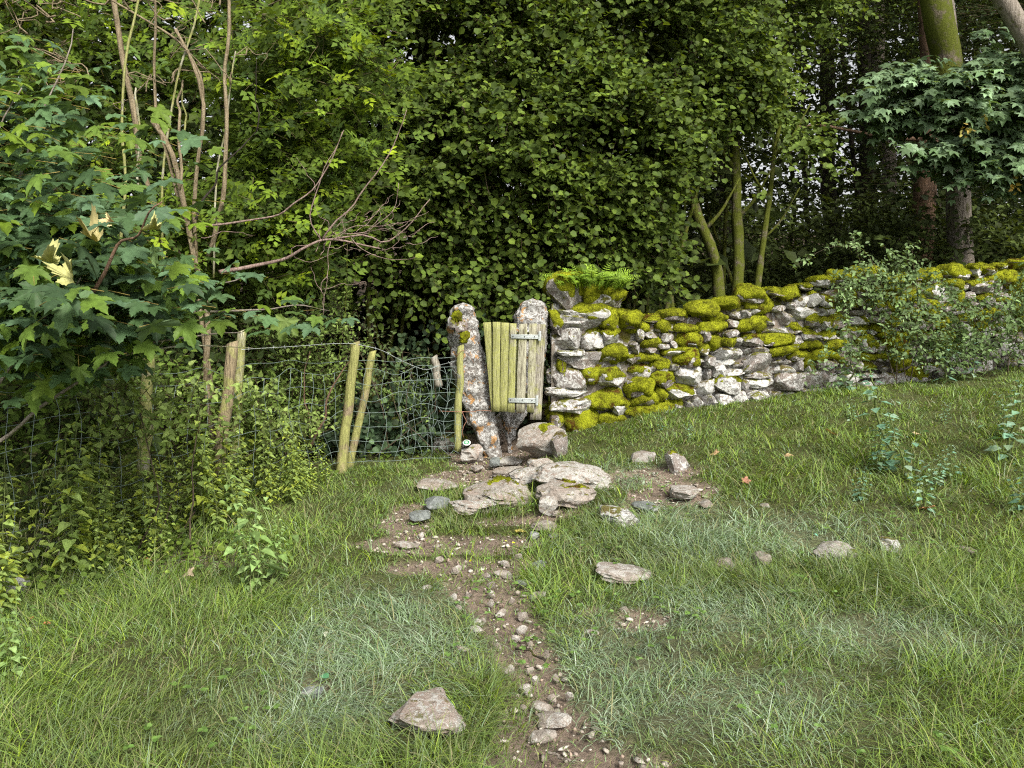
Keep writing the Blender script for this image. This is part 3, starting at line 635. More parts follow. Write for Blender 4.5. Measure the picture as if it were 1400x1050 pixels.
# big rounded cope stones on top
s = 1.0
while s < S_END - .15:
    wd = rw.uniform(.15, .36); q = wl(s + wd / 2); ht = wd * rw.uniform(.4, .75)
    put_stone(q[0], q[1] - .03 + rw.uniform(-.03, .05), wtop(q[0]) - .02 + rw.uniform(-.05, .03), wd * 1.12, ht, rw.uniform(.5, .95), seed, .38, rw.uniform(-.5, .5), .15, 3, rw.uniform(-.15, .15)); seed += 1; s += wd
# dark rubble heart of the wall and the back face
A = Acc(); n = 40
for i in range(n):
    s0 = S_END * i / (n - 1); q = wl(s0); tz = wtop(q[0]) - .10; gz = float(height(q[0], q[1])) - .2
    for dy, z in ((.11, gz), (.12, tz), (.42, tz), (.5, gz)): A.V.append([[q[0], q[1] + dy, z]])
V = np.concatenate(A.V); V[:, 1] += .02 * vnoise(V * 9, 3); F = []
for i in range(n - 1):
    for k in range(4): F.append((i * 4 + k, i * 4 + 4 + k, i * 4 + 4 + (k + 1) % 4, i * 4 + (k + 1) % 4))
F += [(3, 2, 1, 0), tuple((n - 1) * 4 + k for k in range(4))]
stuffpart(mk('hearting', V, [np.array(F)], M['core'], wall))

# ------------------------------------------------------------------ standing slabs (gateposts)
def slab(name, lab, left, right, y0, y1, d, thick, mat, seed, moss=None):
    ys = np.linspace(y0, y1, 60); lx = np.interp(ys, [p[1] for p in left], [p[0] for p in left]); rx = np.interp(ys, [p[1] for p in right], [p[0] for p in right])
    K = 48; V = []
    for i, yy in enumerate(ys):
        a, b = at(lx[i], yy, d), at(rx[i], yy, d); c = (a + b) / 2; hw = (b[0] - a[0]) / 2; th = thick / 2 * min(1, hw / .1) * (.9 + .1 * math.sin(i))
        ang = np.arange(K) * 2 * math.pi / K; co, si = np.cos(ang), np.sin(ang); p = .62
        V.append(np.stack([c[0] + hw * np.sign(co) * np.abs(co) ** p, c[1] + thick / 2 + th * np.sign(si) * np.abs(si) ** p, np.full(K, c[2])], 1))
    V = np.concatenate(V); cc = np.repeat(V.reshape(60, K, 3).mean(1), K, 0); N = unit((V - cc) * [1, 1, 0] + [0, 0, 1e-3])
    V = V + N * (.022 * fbm(V * [14, 14, 7], seed, 4, .6) + .014 * fbm(V * [40, 40, 22], seed + 4, 3))[:, None] - N * (.016 * np.exp(-(vnoise(V * [10, 10, 4.5] + 3, seed + 8) / .09) ** 2))[:, None]
    F = []
    for i in range(59):
        for k in range(K): F.append((i * K + k, (i + 1) * K + k, (i + 1) * K + (k + 1) % K, i * K + (k + 1) % K))
    top = V[:K].mean(0); V = np.concatenate([V, [top + [0, 0, .008]]]); T = np.array([[len(V) - 1, k, (k + 1) % K] for k in range(K)])
    o = mk(name, V, [np.array(F), T], mat); tag(o, lab, 'stone post'); return o
Z6 = lambda L: [(590 + x / 4.04, 380 + y / 4.04) for x, y in L]
lp = slab('standing_slab', 'tall leaning stone gatepost with orange lichen left of the gate', Z6([(165, 137), (125, 145), (100, 175), (92, 215), (90, 300), (96, 450), (118, 560), (165, 680), (205, 780), (230, 850), (262, 930), (290, 985)]),
          Z6([(165, 137), (205, 142), (230, 175), (240, 230), (258, 330), (290, 460), (318, 600), (345, 740), (362, 850), (378, 930), (384, 985)]), 380 + 138 / 4.04, 380 + 1000 / 4.04, 8.06, .26, M['post'], 3)
rp = slab('standing_slab', 'grey lichened stone gatepost rising behind the gate boards', Z6([(560, 112), (520, 120), (490, 150), (462, 200), (448, 260), (440, 400), (410, 600), (385, 740), (395, 800), (415, 900), (425, 985)]),
          Z6([(560, 112), (600, 116), (632, 145), (642, 200), (645, 300), (630, 450), (600, 600), (540, 740), (500, 800), (462, 870), (440, 985)]), 380 + 113 / 4.04, 380 + 985 / 4.04, 8.3, .24, M['post'], 13)
# moss on the left slab
r = RS(5)
for i, (zx, zy, w_, h_) in enumerate([(140, 210, 75, 70), (165, 270, 85, 70), (190, 320, 60, 70), (120, 260, 40, 60), (180, 345, 50, 30)]):
    px, py = 590 + zx / 4.04, 380 + zy / 4.04; P = at(px, py, 8.06); k = 8.06 / FPX / 4.04
    V, F = rock((w_ * k, .07, h_ * k), 60 + i, 3, 2, .28, .1, 4); V = V + unit(V) * (.006 * vnoise(V * 90, 3))[:, None]; mk('moss', V + P + [0, -.115, 0], [F], M['wallmoss'] if i % 2 else M['moss'], lp)
P0 = at(640, 590, 8.0)

# ------------------------------------------------------------------ the gate
def board(px, d, th, mat, parent, name='plank', seed=0):
    """px: four image corners tl, tr, br, bl of a sawn board"""
    n = 12; V = []
    for i in range(n):
        t = i / (n - 1); l = np.array(px[0]) * (1 - t) + np.array(px[3]) * t; rr = np.array(px[1]) * (1 - t) + np.array(px[2]) * t
        a, b = at(*l, d), at(*rr, d); w_ = .0022 * vnoise(np.array([[i * .7, seed, 0.], [i * .7, seed, 9.]]), seed); a[0] += w_[0]; b[0] += w_[1]
        e = .003
        V += [a + [0, e, 0], a + [e, 0, 0], b + [-e, 0, 0], b + [0, e, 0], b + [0, th, 0], a + [0, th, 0]]
    F = [(i * 6 + k, i * 6 + (k + 1) % 6, i * 6 + 6 + (k + 1) % 6, i * 6 + 6 + k) for i in range(n - 1) for k in range(6)]
    return mk(name, np.array(V), [np.array(F), np.array([[5, 4, 3, 2, 1, 0], [(n - 1) * 6 + k for k in range(6)]])], mat, parent, None, None, False)
gz = at(705, 575, 7.95)
gate = thing('wooden_gate', 'small narrow gate of weathered green vertical boards between the stone posts', 'gate', gz)
for i, (c4, d, m) in enumerate([([(286, 246), (330, 244), (346, 738), (330, 738)], 7.985, 'woodg'), ([(338, 243), (380, 243), (377, 738), (338, 738)], 7.955, 'woodg'), ([(385, 246), (428, 248), (419, 738), (378, 738)], 7.97, 'woodg'),
                                ([(432, 250), (470, 252), (459, 743), (420, 742)], 7.96, 'woodgrey'), ([(484, 254), (528, 252), (516, 742), (465, 742)], 7.965, 'woodgrey'), ([(540, 252), (581, 252), (567, 743), (527, 742)], 7.96, 'woodgrey'),
                                ([(584, 255), (630, 257), (607, 783), (544, 783)], 7.985, 'wood')]):
    board(Z6(c4), d, .022, M[m], gate, 'plank', i)
board(Z6([(470, 312), (484, 312), (480, 700), (462, 700)]), 8.0, .02, M['woodg'], gate, 'plank', 9)
board(Z6([(300, 300), (615, 300), (612, 350), (300, 350)]), 8.012, .03, M['woodg'], gate, 'rail', 10)
board(Z6([(330, 640), (600, 640), (597, 692), (332, 692)]), 8.012, .03, M['woodg'], gate, 'rail', 11)
for q, pl in (([(438, 311), (592, 314), (592, 337), (438, 334)], [(590, 296), (606, 296), (605, 348), (589, 348)]), ([(425, 662), (578, 665), (577, 691), (425, 688)], [(575, 650), (590, 650), (589, 706), (574, 706)])):
    h = board(Z6(q), 7.948, .006, M['galv'], gate, 'hinge_strap', 1); board(Z6(pl), 7.943, .006, M['galv'], h, 'hinge_plate', 2)
    for fx in (.08, .5, .85):
        p = at(*[np.array(Z6(q)[0]) * (1 - fx) + np.array(Z6(q)[1]) * fx + [0, 2.8]][0], 7.942); V, F = tube([p, p + [0, .006, 0]], .006, 8); mk('bolt', V, F, M['barkdark'], h)

# ------------------------------------------------------------------ wire fence
fence = thing('wire_fence', 'sagging stock-wire fence on weathered stakes left of the gate', 'fence', gnd(467, 648))
PB = []
def stake(top, bot, rpx, mat, flat=False, ground=True, d=None, n=14, square=0, seed=0, tag_=None):
    g = gnd(*bot) if d is None else at(*bot, d); dd = g[1]; T = at(top[0], top[1], dd + .02); B = g.copy()
    if d is not None and ground: B = at(bot[0], bot[1], d)
    B = B + (B - T) * .05 if ground else B
    rr = rpx * dd / FPX; P = curve([B, T], n, .012, seed); V, F = tube(P, np.linspace(rr * 1.08, rr * .95, n), 10)
    V += unit(V - np.repeat(P, 10, 0)) * (rr * .13 * vnoise(V * [30, 30, 7], seed))[:, None]; V[-10:, 2] += .02 * (V[-10:, 0] - V[-10:, 0].mean()) / rr
    o = mk('stake', V, F, mat, fence, None, None, True); PB.append((B, T)); return o
stake((204, 485), (196, 640), 8, M['woodg'], d=5.4, seed=1)
stake((318, 468), (300, 640), 8, M['stake'], d=6.15, seed=2)
stake((331, 452), (320, 620), 6.5, M['woodgrey'], d=6.5, seed=3)
stake((486, 468), (467, 646), 6.8, M['stake'], seed=4)
stake((510, 480), (478, 640), 5.4, M['stake'], seed=5)
stake((630, 472), (626, 610), 5, M['woodg'], d=7.95, seed=6)
stake((593, 488), (600, 528), 5.5, M['wood'], d=8.05, ground=False, seed=7)
stake((-60, 500), (-70, 800), 9, M['stake'], d=4.2, seed=8)
FB = np.array([(-4.0, 2.6), (-3.35, 3.7), (-2.92, 4.55), (-2.55, 5.37), (-2.28, 6.12), (-1.62, 7.5), (-1.0, 7.85), (-.57, 7.93)])
FS = np.concatenate([[0], np.cumsum(np.linalg.norm(np.diff(FB, axis=0), axis=1))])
HW = [.06, .17, .29, .42, .56, .71, .86, .99]
def fpt(s, z, sag=1):
    x = np.interp(s, FS, FB[:, 0]); y = np.interp(s, FS, FB[:, 1]); s = np.asarray(s, float)
    dz = .035 * vnoise(np.stack([s * 1.1, s * 0 + z * 2.1, s * 0], -1), 3) + .03 * vnoise(np.stack([s * 4, s * 0 + z * 4, s * 0], -1), 4)
    dy = .05 * vnoise(np.stack([s * 2.0, s * 0 + z * 1.5, s * 0 + 4], -1), 6); rise = .12 * sm(4.4, 6.5, s)
    return np.stack([x + dy * .6, y + dy, height(x, y) + z + dz * (1 + z) * sag + rise * 0], -1)
SE = FS[-1]
for z in HW + [1.1]:
    n = 90; P = fpt(np.linspace(0, SE, n), z); rr = .0022; V, F = tube(P, rr, 5); mk('line_wire', V, F, M['wire'], fence)
nst = 0; s = .1
while s < SE - .05:
    P = np.stack([fpt(np.array([s + .03 * math.sin(z * 9 + s * 5)]), z)[0] for z in np.linspace(.05, HW[-1], 12)]); V, F = tube(P, .0022, 4); mk('stay_wire', V, F, M['wire'], fence); s += .16; nst += 1
# barbed top wire and the slack tangle near the post
bp = [at(x, y, d) for x, y, d in [(330, 478, 6.3), (400, 474, 6.9), (486, 470, 7.45), (520, 477, 7.6), (556, 497, 7.8), (585, 508, 7.95), (597, 500, 8.0), (628, 492, 7.95)]]
P = curve(bp, 70, .02, 9); A = Acc(); V, F = tube(P, .0028, 5); A.add(V, F)
for k in range(2, 68, 4):
    for a in (0, 1): u = RS(k * 2 + a).normal(size=3); u = unit(u) * .018; V, F = tube([P[k] - u, P[k] + u], .0016, 4); A.add(V, F)
A.build('barbed_wire', M['galv'], fence)
A = Acc(); r = RS(12)
gpt = [[at(np.interp(i, [0, 9], [548, 628]) + r.uniform(-4, 4), np.interp(j, [0, 6], [505, 612]) + r.uniform(-4, 4) + (8 if i % 2 else 0), 7.9 + r.uniform(-.05, .06)) for j in range(7)] for i in range(10)]
for i in range(10):
    for j in range(7):
        for (a, b) in ((i + 1, j), (i, j + 1)):
            if a < 10 and b < 7 and r.rand() < .85:
                p, q = gpt[i][j], gpt[a][b]; V, F = tube(curve([p, (p + q) / 2 + r.normal(size=3) * .012, q], 6), .002, 4); A.add(V, F)
A.build('wire_netting', M['wire'], fence)
V, F = tube(curve([at(600, 562, 7.93), at(628, 563, 7.9), at(660, 561, 7.95), at(676, 562, 8.0)], 16, .01, 2), .003, 5); mk('tie_wire', V, F, M['rustw'], fence)
V, F = tube(curve([at(632, 563, 7.9), at(637, 575, 7.9), at(632, 590, 7.9), at(634, 598, 7.92)], 12, .01, 3), .003, 5); mk('tie_wire', V, F, M['rustw'], fence)
V, F = tube(curve([at(624, 488, 7.93), at(631, 477, 7.92), at(641, 484, 7.96), at(648, 496, 8.0)], 12, .01, 3), .0025, 5); mk('tie_wire', V, F, M['rustw'], fence)

# waymark disc leaning at the foot of the post
wm = thing('waymark_disc', 'small round white disc with green ring and arrow at the foot of the fence post', 'sign', at(637, 607, 7.8))
def disc(c, r0, r1, y, mat, name, n=28):
    a = np.arange(n) * 2 * math.pi / n; V = [[c[0] + rr * math.cos(t), c[1] + yy, c[2] + rr * math.sin(t)] for rr, yy in ((r0, y), (r1, y), (r1, y + .004), (r0, y + .004)) for t in a]
    F = [(k * n + i, k * n + (i + 1) % n, ((k + 1) % 4) * n + (i + 1) % n, ((k + 1) % 4) * n + i) for k in range(4) for i in range(n)]
    V = np.array(V) - c; V = rotx(V, -.95); return mk(name, V + c, [np.array(F)], mat, wm, None, None, False)
wc = at(638, 605, 7.8); mw, mg = mat_plain('white_disc', (.75, .78, .76)), mat_plain('green_disc', (.05, .28, .12))
disc(wc, .0005, .040, 0, mw, 'plate'); disc(wc, .015, .028, -.003, mg, 'ring')
V = np.array([[-.012, 0, -.006], [.0, 0, .014], [.012, 0, -.006], [-.012, .003, -.006], [.0, .003, .014], [.012, .003, -.006]]); V[:, 1] -= .007
mk('arrow', rotx(V, -.95) + wc, [np.array([[0, 1, 2], [5, 4, 3]]), np.array([[0, 3, 4, 1], [1, 4, 5, 2], [2, 5, 3, 0]])], mw, wm, None, None, False)

# ------------------------------------------------------------------ rocks and stones
FOOT = []
def boulder(px, py, wp, hp, lab, mat='crop', seed=0, dep=None, rot=0.0, tilt=0.0, cat='rock', group=None, name='boulder', cuts=10, rough=.09, boxy=.35, sub=4, moss=0, sink=.25, lift=0.0, hm=1.0):
    """px,py centre and wp,hp size of the visible stone in image pixels, set on the ground at its foot"""
    g = gnd(px, py + hp * .48); k = g[1] / FPX; w_ = wp * k; h_ = max(hp * k * .95, .015); dp = dep or w_ * .75; sink = sink * (.7 if sink < .45 else 1)
    tanv = (CZ - g[2]) / g[1]; hh = max(h_ - dp * tanv * .6, h_ * .6, .02) / (1 - sink) * (1.15 if h_ > .12 else 1.0) * hm
    V, F = rock((w_, dp, hh), 900 + seed, sub if wp > 45 else min(sub, 3) if name == 'boulder' else 2, cuts, rough, boxy, 1.8); V = roty(V, tilt); V = rotz(V, rot); c = np.array([g[0], g[1] + dp * .42, 0]); c[2] = float(height(c[0], c[1])) + hh * (.5 - sink) + lift
    o = mk(name, V + c, [F], M[mat], None, c - [0, 0, hh * .5], None, True, 24); tag(o, lab, cat, group)
    if w_ > .08: FOOT.append((c[0], c[1], w_ * .44, dp * .44, rot))
    if moss:
        mV, mF = mosscap(V, F, seed + 7, moss, .02, .45); mV is None or stuffpart(mk('moss', mV + c, [mF], M['moss'], o))
    return o
B = boulder
B(741, 604, 72, 50, 'large grey boulder at the foot of the gate with a small moss patch', seed=1, dep=.42, sink=.12, moss=.12)
B(765, 608, 26, 36, 'brown-edged stone against the right side of the grey boulder at the gate', 'wall', seed=41, dep=.25, sink=.15)
B(786, 652, 116, 42, 'longest buff bedrock slab below the gate, sloping down to the right', seed=2, dep=.62, rot=-.22, tilt=.12, cuts=6, boxy=.12, rough=.15, sink=.38, hm=.92)
B(724, 650, 70, 24, 'narrow grey bedrock ridge wedged left of the longest slab', seed=3, dep=.3, rot=.3, tilt=-.12, cuts=6, boxy=.12, rough=.15, sink=.38, hm=.92)
B(743, 638, 46, 22, 'rough grey rock between gate boulder and the bedrock slabs', seed=4, dep=.3)
B(681, 677, 104, 44, 'broad domed buff bedrock in the middle of the outcrop', seed=5, dep=.62, rot=.12, moss=.06, cuts=6, boxy=.12, rough=.15, sink=.38, hm=.92)
B(776, 676, 88, 42, 'cracked bedrock hump with moss lines right of the domed one', seed=6, dep=.5, rot=-.1, tilt=.08, moss=.16, cuts=6, boxy=.12, rough=.15, sink=.38, hm=.92)
B(750, 690, 28, 26, 'small knobbly stone in front of the cracked hump', seed=7, dep=.18, cuts=14)
B(650, 692, 78, 26, 'low flat buff slab in front of the domed bedrock', seed=8, dep=.36, rot=.1, tilt=.06, moss=.0, cuts=6, boxy=.12, rough=.15, sink=.38, hm=.92)
B(598, 664, 62, 18, 'pale flat wedge of rock left of the outcrop in the grass', 'pale', seed=9, dep=.32, tilt=.05)
B(596, 688, 36, 24, 'blue-grey rounded stone beside the flat buff slab', 'blue', seed=10, dep=.24)
B(572, 705, 30, 19, 'lower blue-grey stone at the left edge of the bare soil', 'blue', seed=11, dep=.2)
B(850, 706, 58, 34, 'tilted lichened rock with mossy hollow right of the outcrop', 'wall', seed=12, dep=.3, tilt=.25, cuts=13)
B(884, 694, 34, 14, 'flat bluish rock behind the tilted lichened one', 'blue', seed=13, dep=.2)
B(941, 677, 44, 18, 'pale grey rock at the end of the right-hand bare soil', 'pale', seed=14, dep=.28)
B(968, 690, 18, 14, 'small pale rock right of the rock ending the bare soil', 'pale', seed=15, dep=.14)
B(858, 788, 84, 26, 'whitish flat slab lying in the tall grass right of the path', 'pale', seed=16, dep=.3, rot=-.15, tilt=.1, cuts=12, rough=.13)
B(694, 630, 44, 14, 'flat pinkish slab just inside the gate threshold', seed=17, dep=.2, rot=-.1)
B(694, 643, 44, 17, 'angular pinkish slab in front of the threshold slab', seed=18, dep=.22, cuts=14, tilt=-.1)
B(676, 632, 15, 15, 'grey stone beside the foot of the leaning post', 'blue', seed=19, dep=.14)
B(647, 585, 24, 20, 'square pinkish block wedged between fence post and leaning slab', seed=20, dep=.16, boxy=1.0, cuts=3, sink=0, lift=.10, sub=3)
B(645, 620, 32, 26, 'crumbling brown rocks below the white disc', 'crop', seed=21, dep=.2, cuts=15, rough=.18)
B(652, 640, 18, 9, 'triangular pale chip on the soil before the leaning post', 'pale', seed=22, dep=.12)
B(615, 605, 50, 26, 'mossy low stone at the fence foot left of the post', 'wallmoss', seed=23, dep=.3, moss=.35)
B(684, 588, 34, 44, 'pink-brown wedge stone standing under the middle of the gate', 'crop', seed=24, dep=.2, cuts=6, sink=.0)
B(744, 720, 38, 12, 'flat pale stone at the near edge of the outcrop grass', 'pale', seed=25, dep=.2)
B(731, 731, 14, 11, 'small purple-grey stone beside the yellow leaf', 'blue', seed=26, dep=.1)
B(757, 733, 14, 9, 'small bluish stone right of the purple-grey one', 'blue', seed=27, dep=.1)
B(882, 624, 34, 17, 'pale pointed stone in grass below the mossy wall', 'pale', seed=28, dep=.22, tilt=-.15, sink=.55)
B(932, 628, 30, 28, 'tilted mossy stone slab in grass under the wall', 'wall', seed=29, dep=.14, tilt=-.6, cuts=14, moss=.15, sink=.55)
B(1154, 756, 72, 24, 'widest grey rock in the right-hand meadow', 'pale', seed=31, dep=.34, cuts=12, rough=.14)
B(1048, 765, 34, 22, 'grey rock in a pair, the right one, in the meadow', 'pale', seed=32, dep=.22, rough=.14, sink=.55)
B(998, 770, 42, 22, 'grey rock in a pair, the left one, sunk in grass', 'pale', seed=33, dep=.24, rough=.14, sink=.55)
B(1224, 744, 34, 26, 'jagged tilted stone right of the widest meadow rock', 'wall', seed=34, dep=.16, tilt=.5, cuts=14)
B(1048, 691, 15, 9, 'tiny grey stone alone in the meadow above the pair', 'pale', seed=35, dep=.1, sink=.55)
B(915, 738, 22, 10, 'small flat stone in grass above the whitish slab', 'pale', seed=36, dep=.14, sink=.55)
B(1330, 754, 24, 12, 'low stone nearly buried in grass at far right', 'pale', seed=37, dep=.16, sink=.55)
B(580, 992, 116, 56, 'big grey boulder poking from the grass in the foreground', 'crop', seed=38, dep=.30, cuts=12, rough=.11, sink=.2)
B(425, 944, 32, 20, 'small grey stone in a bare spot left of the foreground boulder', 'blue', seed=39, dep=.1)
B(4, 802, 34, 34, 'mossy stone cut by the left edge of the picture', 'wall', seed=40, dep=.2, moss=.2)
PS = [(556, 744, 36, 9, -.5), (600, 763, 13, 8, .1), (624, 776, 15, 10, .3), (585, 803, 17, 7, 0), (688, 784, 26, 7, -.5), (664, 786, 12, 7, .4), (672, 798, 13, 8, -.3), (672, 811, 10, 5, 0), (671, 823, 10, 6, 0), (716, 796, 22, 10, .3), (735, 812, 24, 12, .3), (715, 839, 14, 12, 0),
      (684, 837, 18, 7, .3), (713, 857, 15, 13, 0), (660, 848, 8, 6, 0), (650, 860, 22, 6, .2), (654, 849, 9, 7, 0), (680, 882, 14, 10, -.8), (705, 873, 12, 4, 0), (724, 915, 10, 8, 0), (699, 913, 9, 5, 0), (732, 928, 10, 8, 0), (720, 940, 20, 9, -.2), (755, 951, 13, 11, 0), (743, 965, 30, 11, .1),
      (758, 984, 48, 14, .05), (742, 1006, 40, 16, -.2), (688, 917, 20, 7, -.6), (632, 886, 20, 12, -.6), (738, 771, 24, 13, .1), (708, 759, 12, 9, 0), (626, 830, 10, 5, 0), (811, 864, 26, 13, -.5), (854, 832, 14, 8, 0), (690, 770, 14, 4, 0), (620, 815, 9, 5, 0), (640, 812, 8, 5, 0), (748, 893, 8, 5, 0), (700, 820, 8, 5, 0), (725, 880, 7, 5, 0), (760, 925, 8, 6, 0), (716, 968, 10, 7, 0), (779, 950, 12, 9, 0), (596, 745, 9, 6, 0), (640, 755, 8, 5, 0), (577, 730, 10, 5, 0), (760, 700, 10, 6, 0)]
spec = {0: 'long bone-like pale stone at the left start of the bare soil', 9: 'greenish flat stone beside the path by the tall grass clump', 10: 'pale slanted stone below the greenish flat one', 13: 'round pale stone half sunk in the middle of the path', 25: 'large pale oblong stone across the path near the picture bottom', 26: 'lowest pale rounded stone on the path', 24: 'flat pale stone just above the large oblong one', 32: 'pinkish split stone in grass right of the path', 29: 'bluish stone in grass at the path edge', 4: 'slender pale stone lying aslant on the upper path'}
for i, (px, py, w_, h_, rt) in enumerate(PS):
    B(px, py, w_ * 1.1, h_ * .8, spec.get(i, 'small pale stone embedded in the ' + ('upper dirt below the outcrop' if py < 770 else 'middle of the dirt path' if py < 870 else 'lower narrow part of the dirt path') + (', left side' if px < 665 + (py > 870) * 60 else ', right side')), 'blue' if i in (9, 29) else 'pale', seed=100 + i, dep=w_ * .6 * gnd(px, py)[1] / FPX, rot=rt + .3 * math.sin(i * 7), tilt=.25 * math.sin(i * 5), name='path_stone', cat='stone', group='pale stones in the dirt path', sub=2, cuts=18, sink=.55, rough=.1, boxy=.15)
# gravel
r = RS(31); A = Acc(); V0, F0 = ICO[1]
x = r.uniform(-1.7, 1.8, 2600); y = r.uniform(2.2, 8.3, 2600); k = dirtmask(x, y) > .3; x, y = x[k][:330], y[k][:330]; N = len(x); sz = r.uniform(.007, .024, (N, 1, 1)) * r.uniform([.6, .5, .25], [1.6, 1.1, .6], (N, 1, 3))
V = V0[None] * sz * (1 + .3 * r.normal(size=(N, len(V0), 1)).clip(-1, 1)); a_ = r.rand(N) * 6.3; V = np.stack([V[..., 0] * np.cos(a_)[:, None] - V[..., 1] * np.sin(a_)[:, None], V[..., 0] * np.sin(a_)[:, None] + V[..., 1] * np.cos(a_)[:, None], V[..., 2]], -1) + np.stack([x, y, height(x, y) - .018], 1)[:, None]
A.add(V.reshape(-1, 3), [(F0[None] + (np.arange(N) * len(V0))[:, None, None]).reshape(-1, 3)], np.repeat(pal(r, N, [(.40, .36, .31), (.30, .26, .22), (.48, .45, .40)]), len(V0), 0))
x = r.uniform(-1.7, 1.8, 9000); y = r.uniform(2.2, 8.3, 9000); k = dirtmask(x, y) > .45; x, y = x[k][:1500], y[k][:1500]; N = len(x); sz = r.uniform(.003, .011, (N, 1, 1)) * r.uniform(.5, 1.2, (N, 1, 3))
V = V0[None] * sz * (1 + .25 * r.normal(size=(N, len(V0), 1))) + np.stack([x, y, height(x, y) - .02 + .01 * r.rand(N)], 1)[:, None]
A.add(V.reshape(-1, 3), [(F0[None] + (np.arange(N) * len(V0))[:, None, None]).reshape(-1, 3)], np.repeat(pal(r, N, [(.26, .2, .16), (.17, .12, .095), (.4, .36, .32)]), len(V0), 0))
tag(A.build('gravel', M['twig'], None, False), 'fine gravel and grit scattered on the path', None, None, 'stuff')

# ------------------------------------------------------------------ grass
def grass(name, lab, n, reg, lo, hi, wd, segs, seed, cols, silver, mat, mask=True, flat=.8, edge=0.0, keepf=None):
    r = RS(seed); d0, d1 = reg; u = r.rand(n); y = np.sqrt(d0 ** 2 + u * (d1 ** 2 - d0 ** 2)); x = (r.rand(n) * 2 - 1) * (.68 * y + .85)
    dm = dirtmask(x, y); k = np.ones(n, bool)
    if mask: k &= r.rand(n) > np.minimum(sm(.25, .95, dm), .87) + edge * 1.0
    k &= k
    # not inside the wall, not in the wood
    wy = np.interp(x, WL[:, 0], WL[:, 1]); k &= ~((x > .35) & (y > wy + .02)); k &= ~((x <= .35) & (y > 8.15) & (x > -.55))
    fx = np.interp(y, FB[:, 1], FB[:, 0]); k &= ~((x < fx - .35) & (r.rand(n) > .25)) & ~((x <= -.55) & (y > 8.6))
    if keepf is not None: k &= keepf(x, y, r)
    for bx, by, bw, bd, ba in FOOT:
        u_, v_ = x - bx, y - by; k &= ((u_ * math.cos(ba) + v_ * math.sin(ba)) / bw) ** 2 + ((v_ * math.cos(ba) - u_ * math.sin(ba)) / bd) ** 2 > 1
    x, y, dm = x[k], y[k], dm[k]; N = len(x); sv = silvermask(x, y)
    tuft = fbm2(x, y, 3.2, 55, 3); big = fbm2(x, y, .8, 56, 2)
    L = (lo + (hi - lo) * r.rand(N) ** 1.6) * (1 + .8 * tuft + .3 * big).clip(.6, 2.2) * (1 - .55 * sm(.05, .5, dm))
    ang = 2 * math.pi * (fbm2(x, y, 1.6, 61, 2) * .9 + r.rand(N) * .75); lean = r.uniform(.3, 1.05, N) * flat + .4 * sv; L = L * (1 - .3 * sm(5.5, 8, y))
    hd = np.stack([np.cos(ang), np.sin(ang), 0 * ang], 1); z = height(x, y) - .012; root = np.stack([x, y, z], 1)
    ts = np.linspace(0, 1, segs + 1); W = wd * r.uniform(.6, 1.25, N) * (1 + .12 * (y - 3))
    # face the blade's width across a random direction
    wa = ang + math.pi / 2 + r.normal(size=N) * .6; wv = np.stack([np.cos(wa), np.sin(wa), 0 * wa], 1)
    rings = []
    for t in ts:
        a = lean * (.3 + .85 * t); pos = root + (L * t)[:, None] * (hd * np.sin(a)[:, None] * 1.1 + np.array([0, 0, 1]) * np.cos(a)[:, None])
        wt = (W * (1 - t ** 1.6) * .5)[:, None]
        if t < 1: rings += [pos - wv * wt, pos + wv * wt]
        else: rings.append(pos)
    m = len(rings); V = np.stack(rings, 1).reshape(-1, 3); off = (np.arange(N) * m)[:, None, None]
    q = np.array([[2 * i, 2 * i + 1, 2 * i + 3, 2 * i + 2] for i in range(segs - 1)]).reshape(-1, 4); T = np.array([[2 * (segs - 1), 2 * (segs - 1) + 1, 2 * segs]])
    c = pal(r, N, cols, None, .34); s = pal(r, N, silver, None, .2); ws = (sm(.22, .95, sv + .35 * r.normal(size=N)))[:, None]; c = c * (1 - ws) + s * ws
    c = c * (1 + .25 * tuft + .2 * big).clip(.6, 1.5)[:, None]
    dry = (r.rand(N) < .08)[:, None]; c = np.where(dry, np.array([.30, .27, .13]) * r.uniform(.7, 1.2, (N, 1)), c)
    A = Acc(); A.add(V, [(q[None] + off).reshape(-1, 4), (T[None] + off).reshape(-1, 3)] if len(q) else [(T[None] + off).reshape(-1, 3)], np.repeat(c, m, 0))
    o = A.build(name, mat, None, True, (0, 4, 0)); tag(o, lab, None, None, 'stuff'); return o
GR = [(.165, .275, .010), (.12, .215, .012), (.245, .34, .014), (.07, .135, .012), (.15, .25, .04)]
SV = [(.29, .41, .28), (.21, .32, .19), (.45, .54, .43), (.14, .25, .08)]
grass('grass', 'short thick meadow grass close to the viewer', 100000, (2.0, 4.6), .05, .17, .0042, 3, 71, GR, SV, M['grass'], flat=1.55)
grass('grass', 'meadow grass spreading back to the wall and fence', 130000, (4.6, 9.6), .05, .15, .0055, 2, 72, GR, SV, M['grass'], flat=1.4)
grass('matted_grass', 'pale silvery blades trampled flat beside the path', 62000, (2.05, 7.6), .07, .17, .0048, 3, 77, SV, SV, M['grass'], flat=1.7, edge=.1, keepf=lambda x, y, r: r.rand(len(x)) < silvermask(x, y) * 1.1 - .12)
grass('long_grass', 'longer arching blades standing above the turf', 22000, (2.1, 7.5), .13, .28, .0042, 5, 73, GR + [(.24, .27, .07)], SV, M['grass'], flat=1.5, edge=.55)
grass('dry_grass', 'thin straw-coloured stalks lying over the grass', 4500, (2.1, 6.5), .16, .36, .003, 6, 74, [(.36, .34, .15), (.30, .30, .12)], [(.38, .37, .26)], M['dry'], flat=1.9, edge=.6)
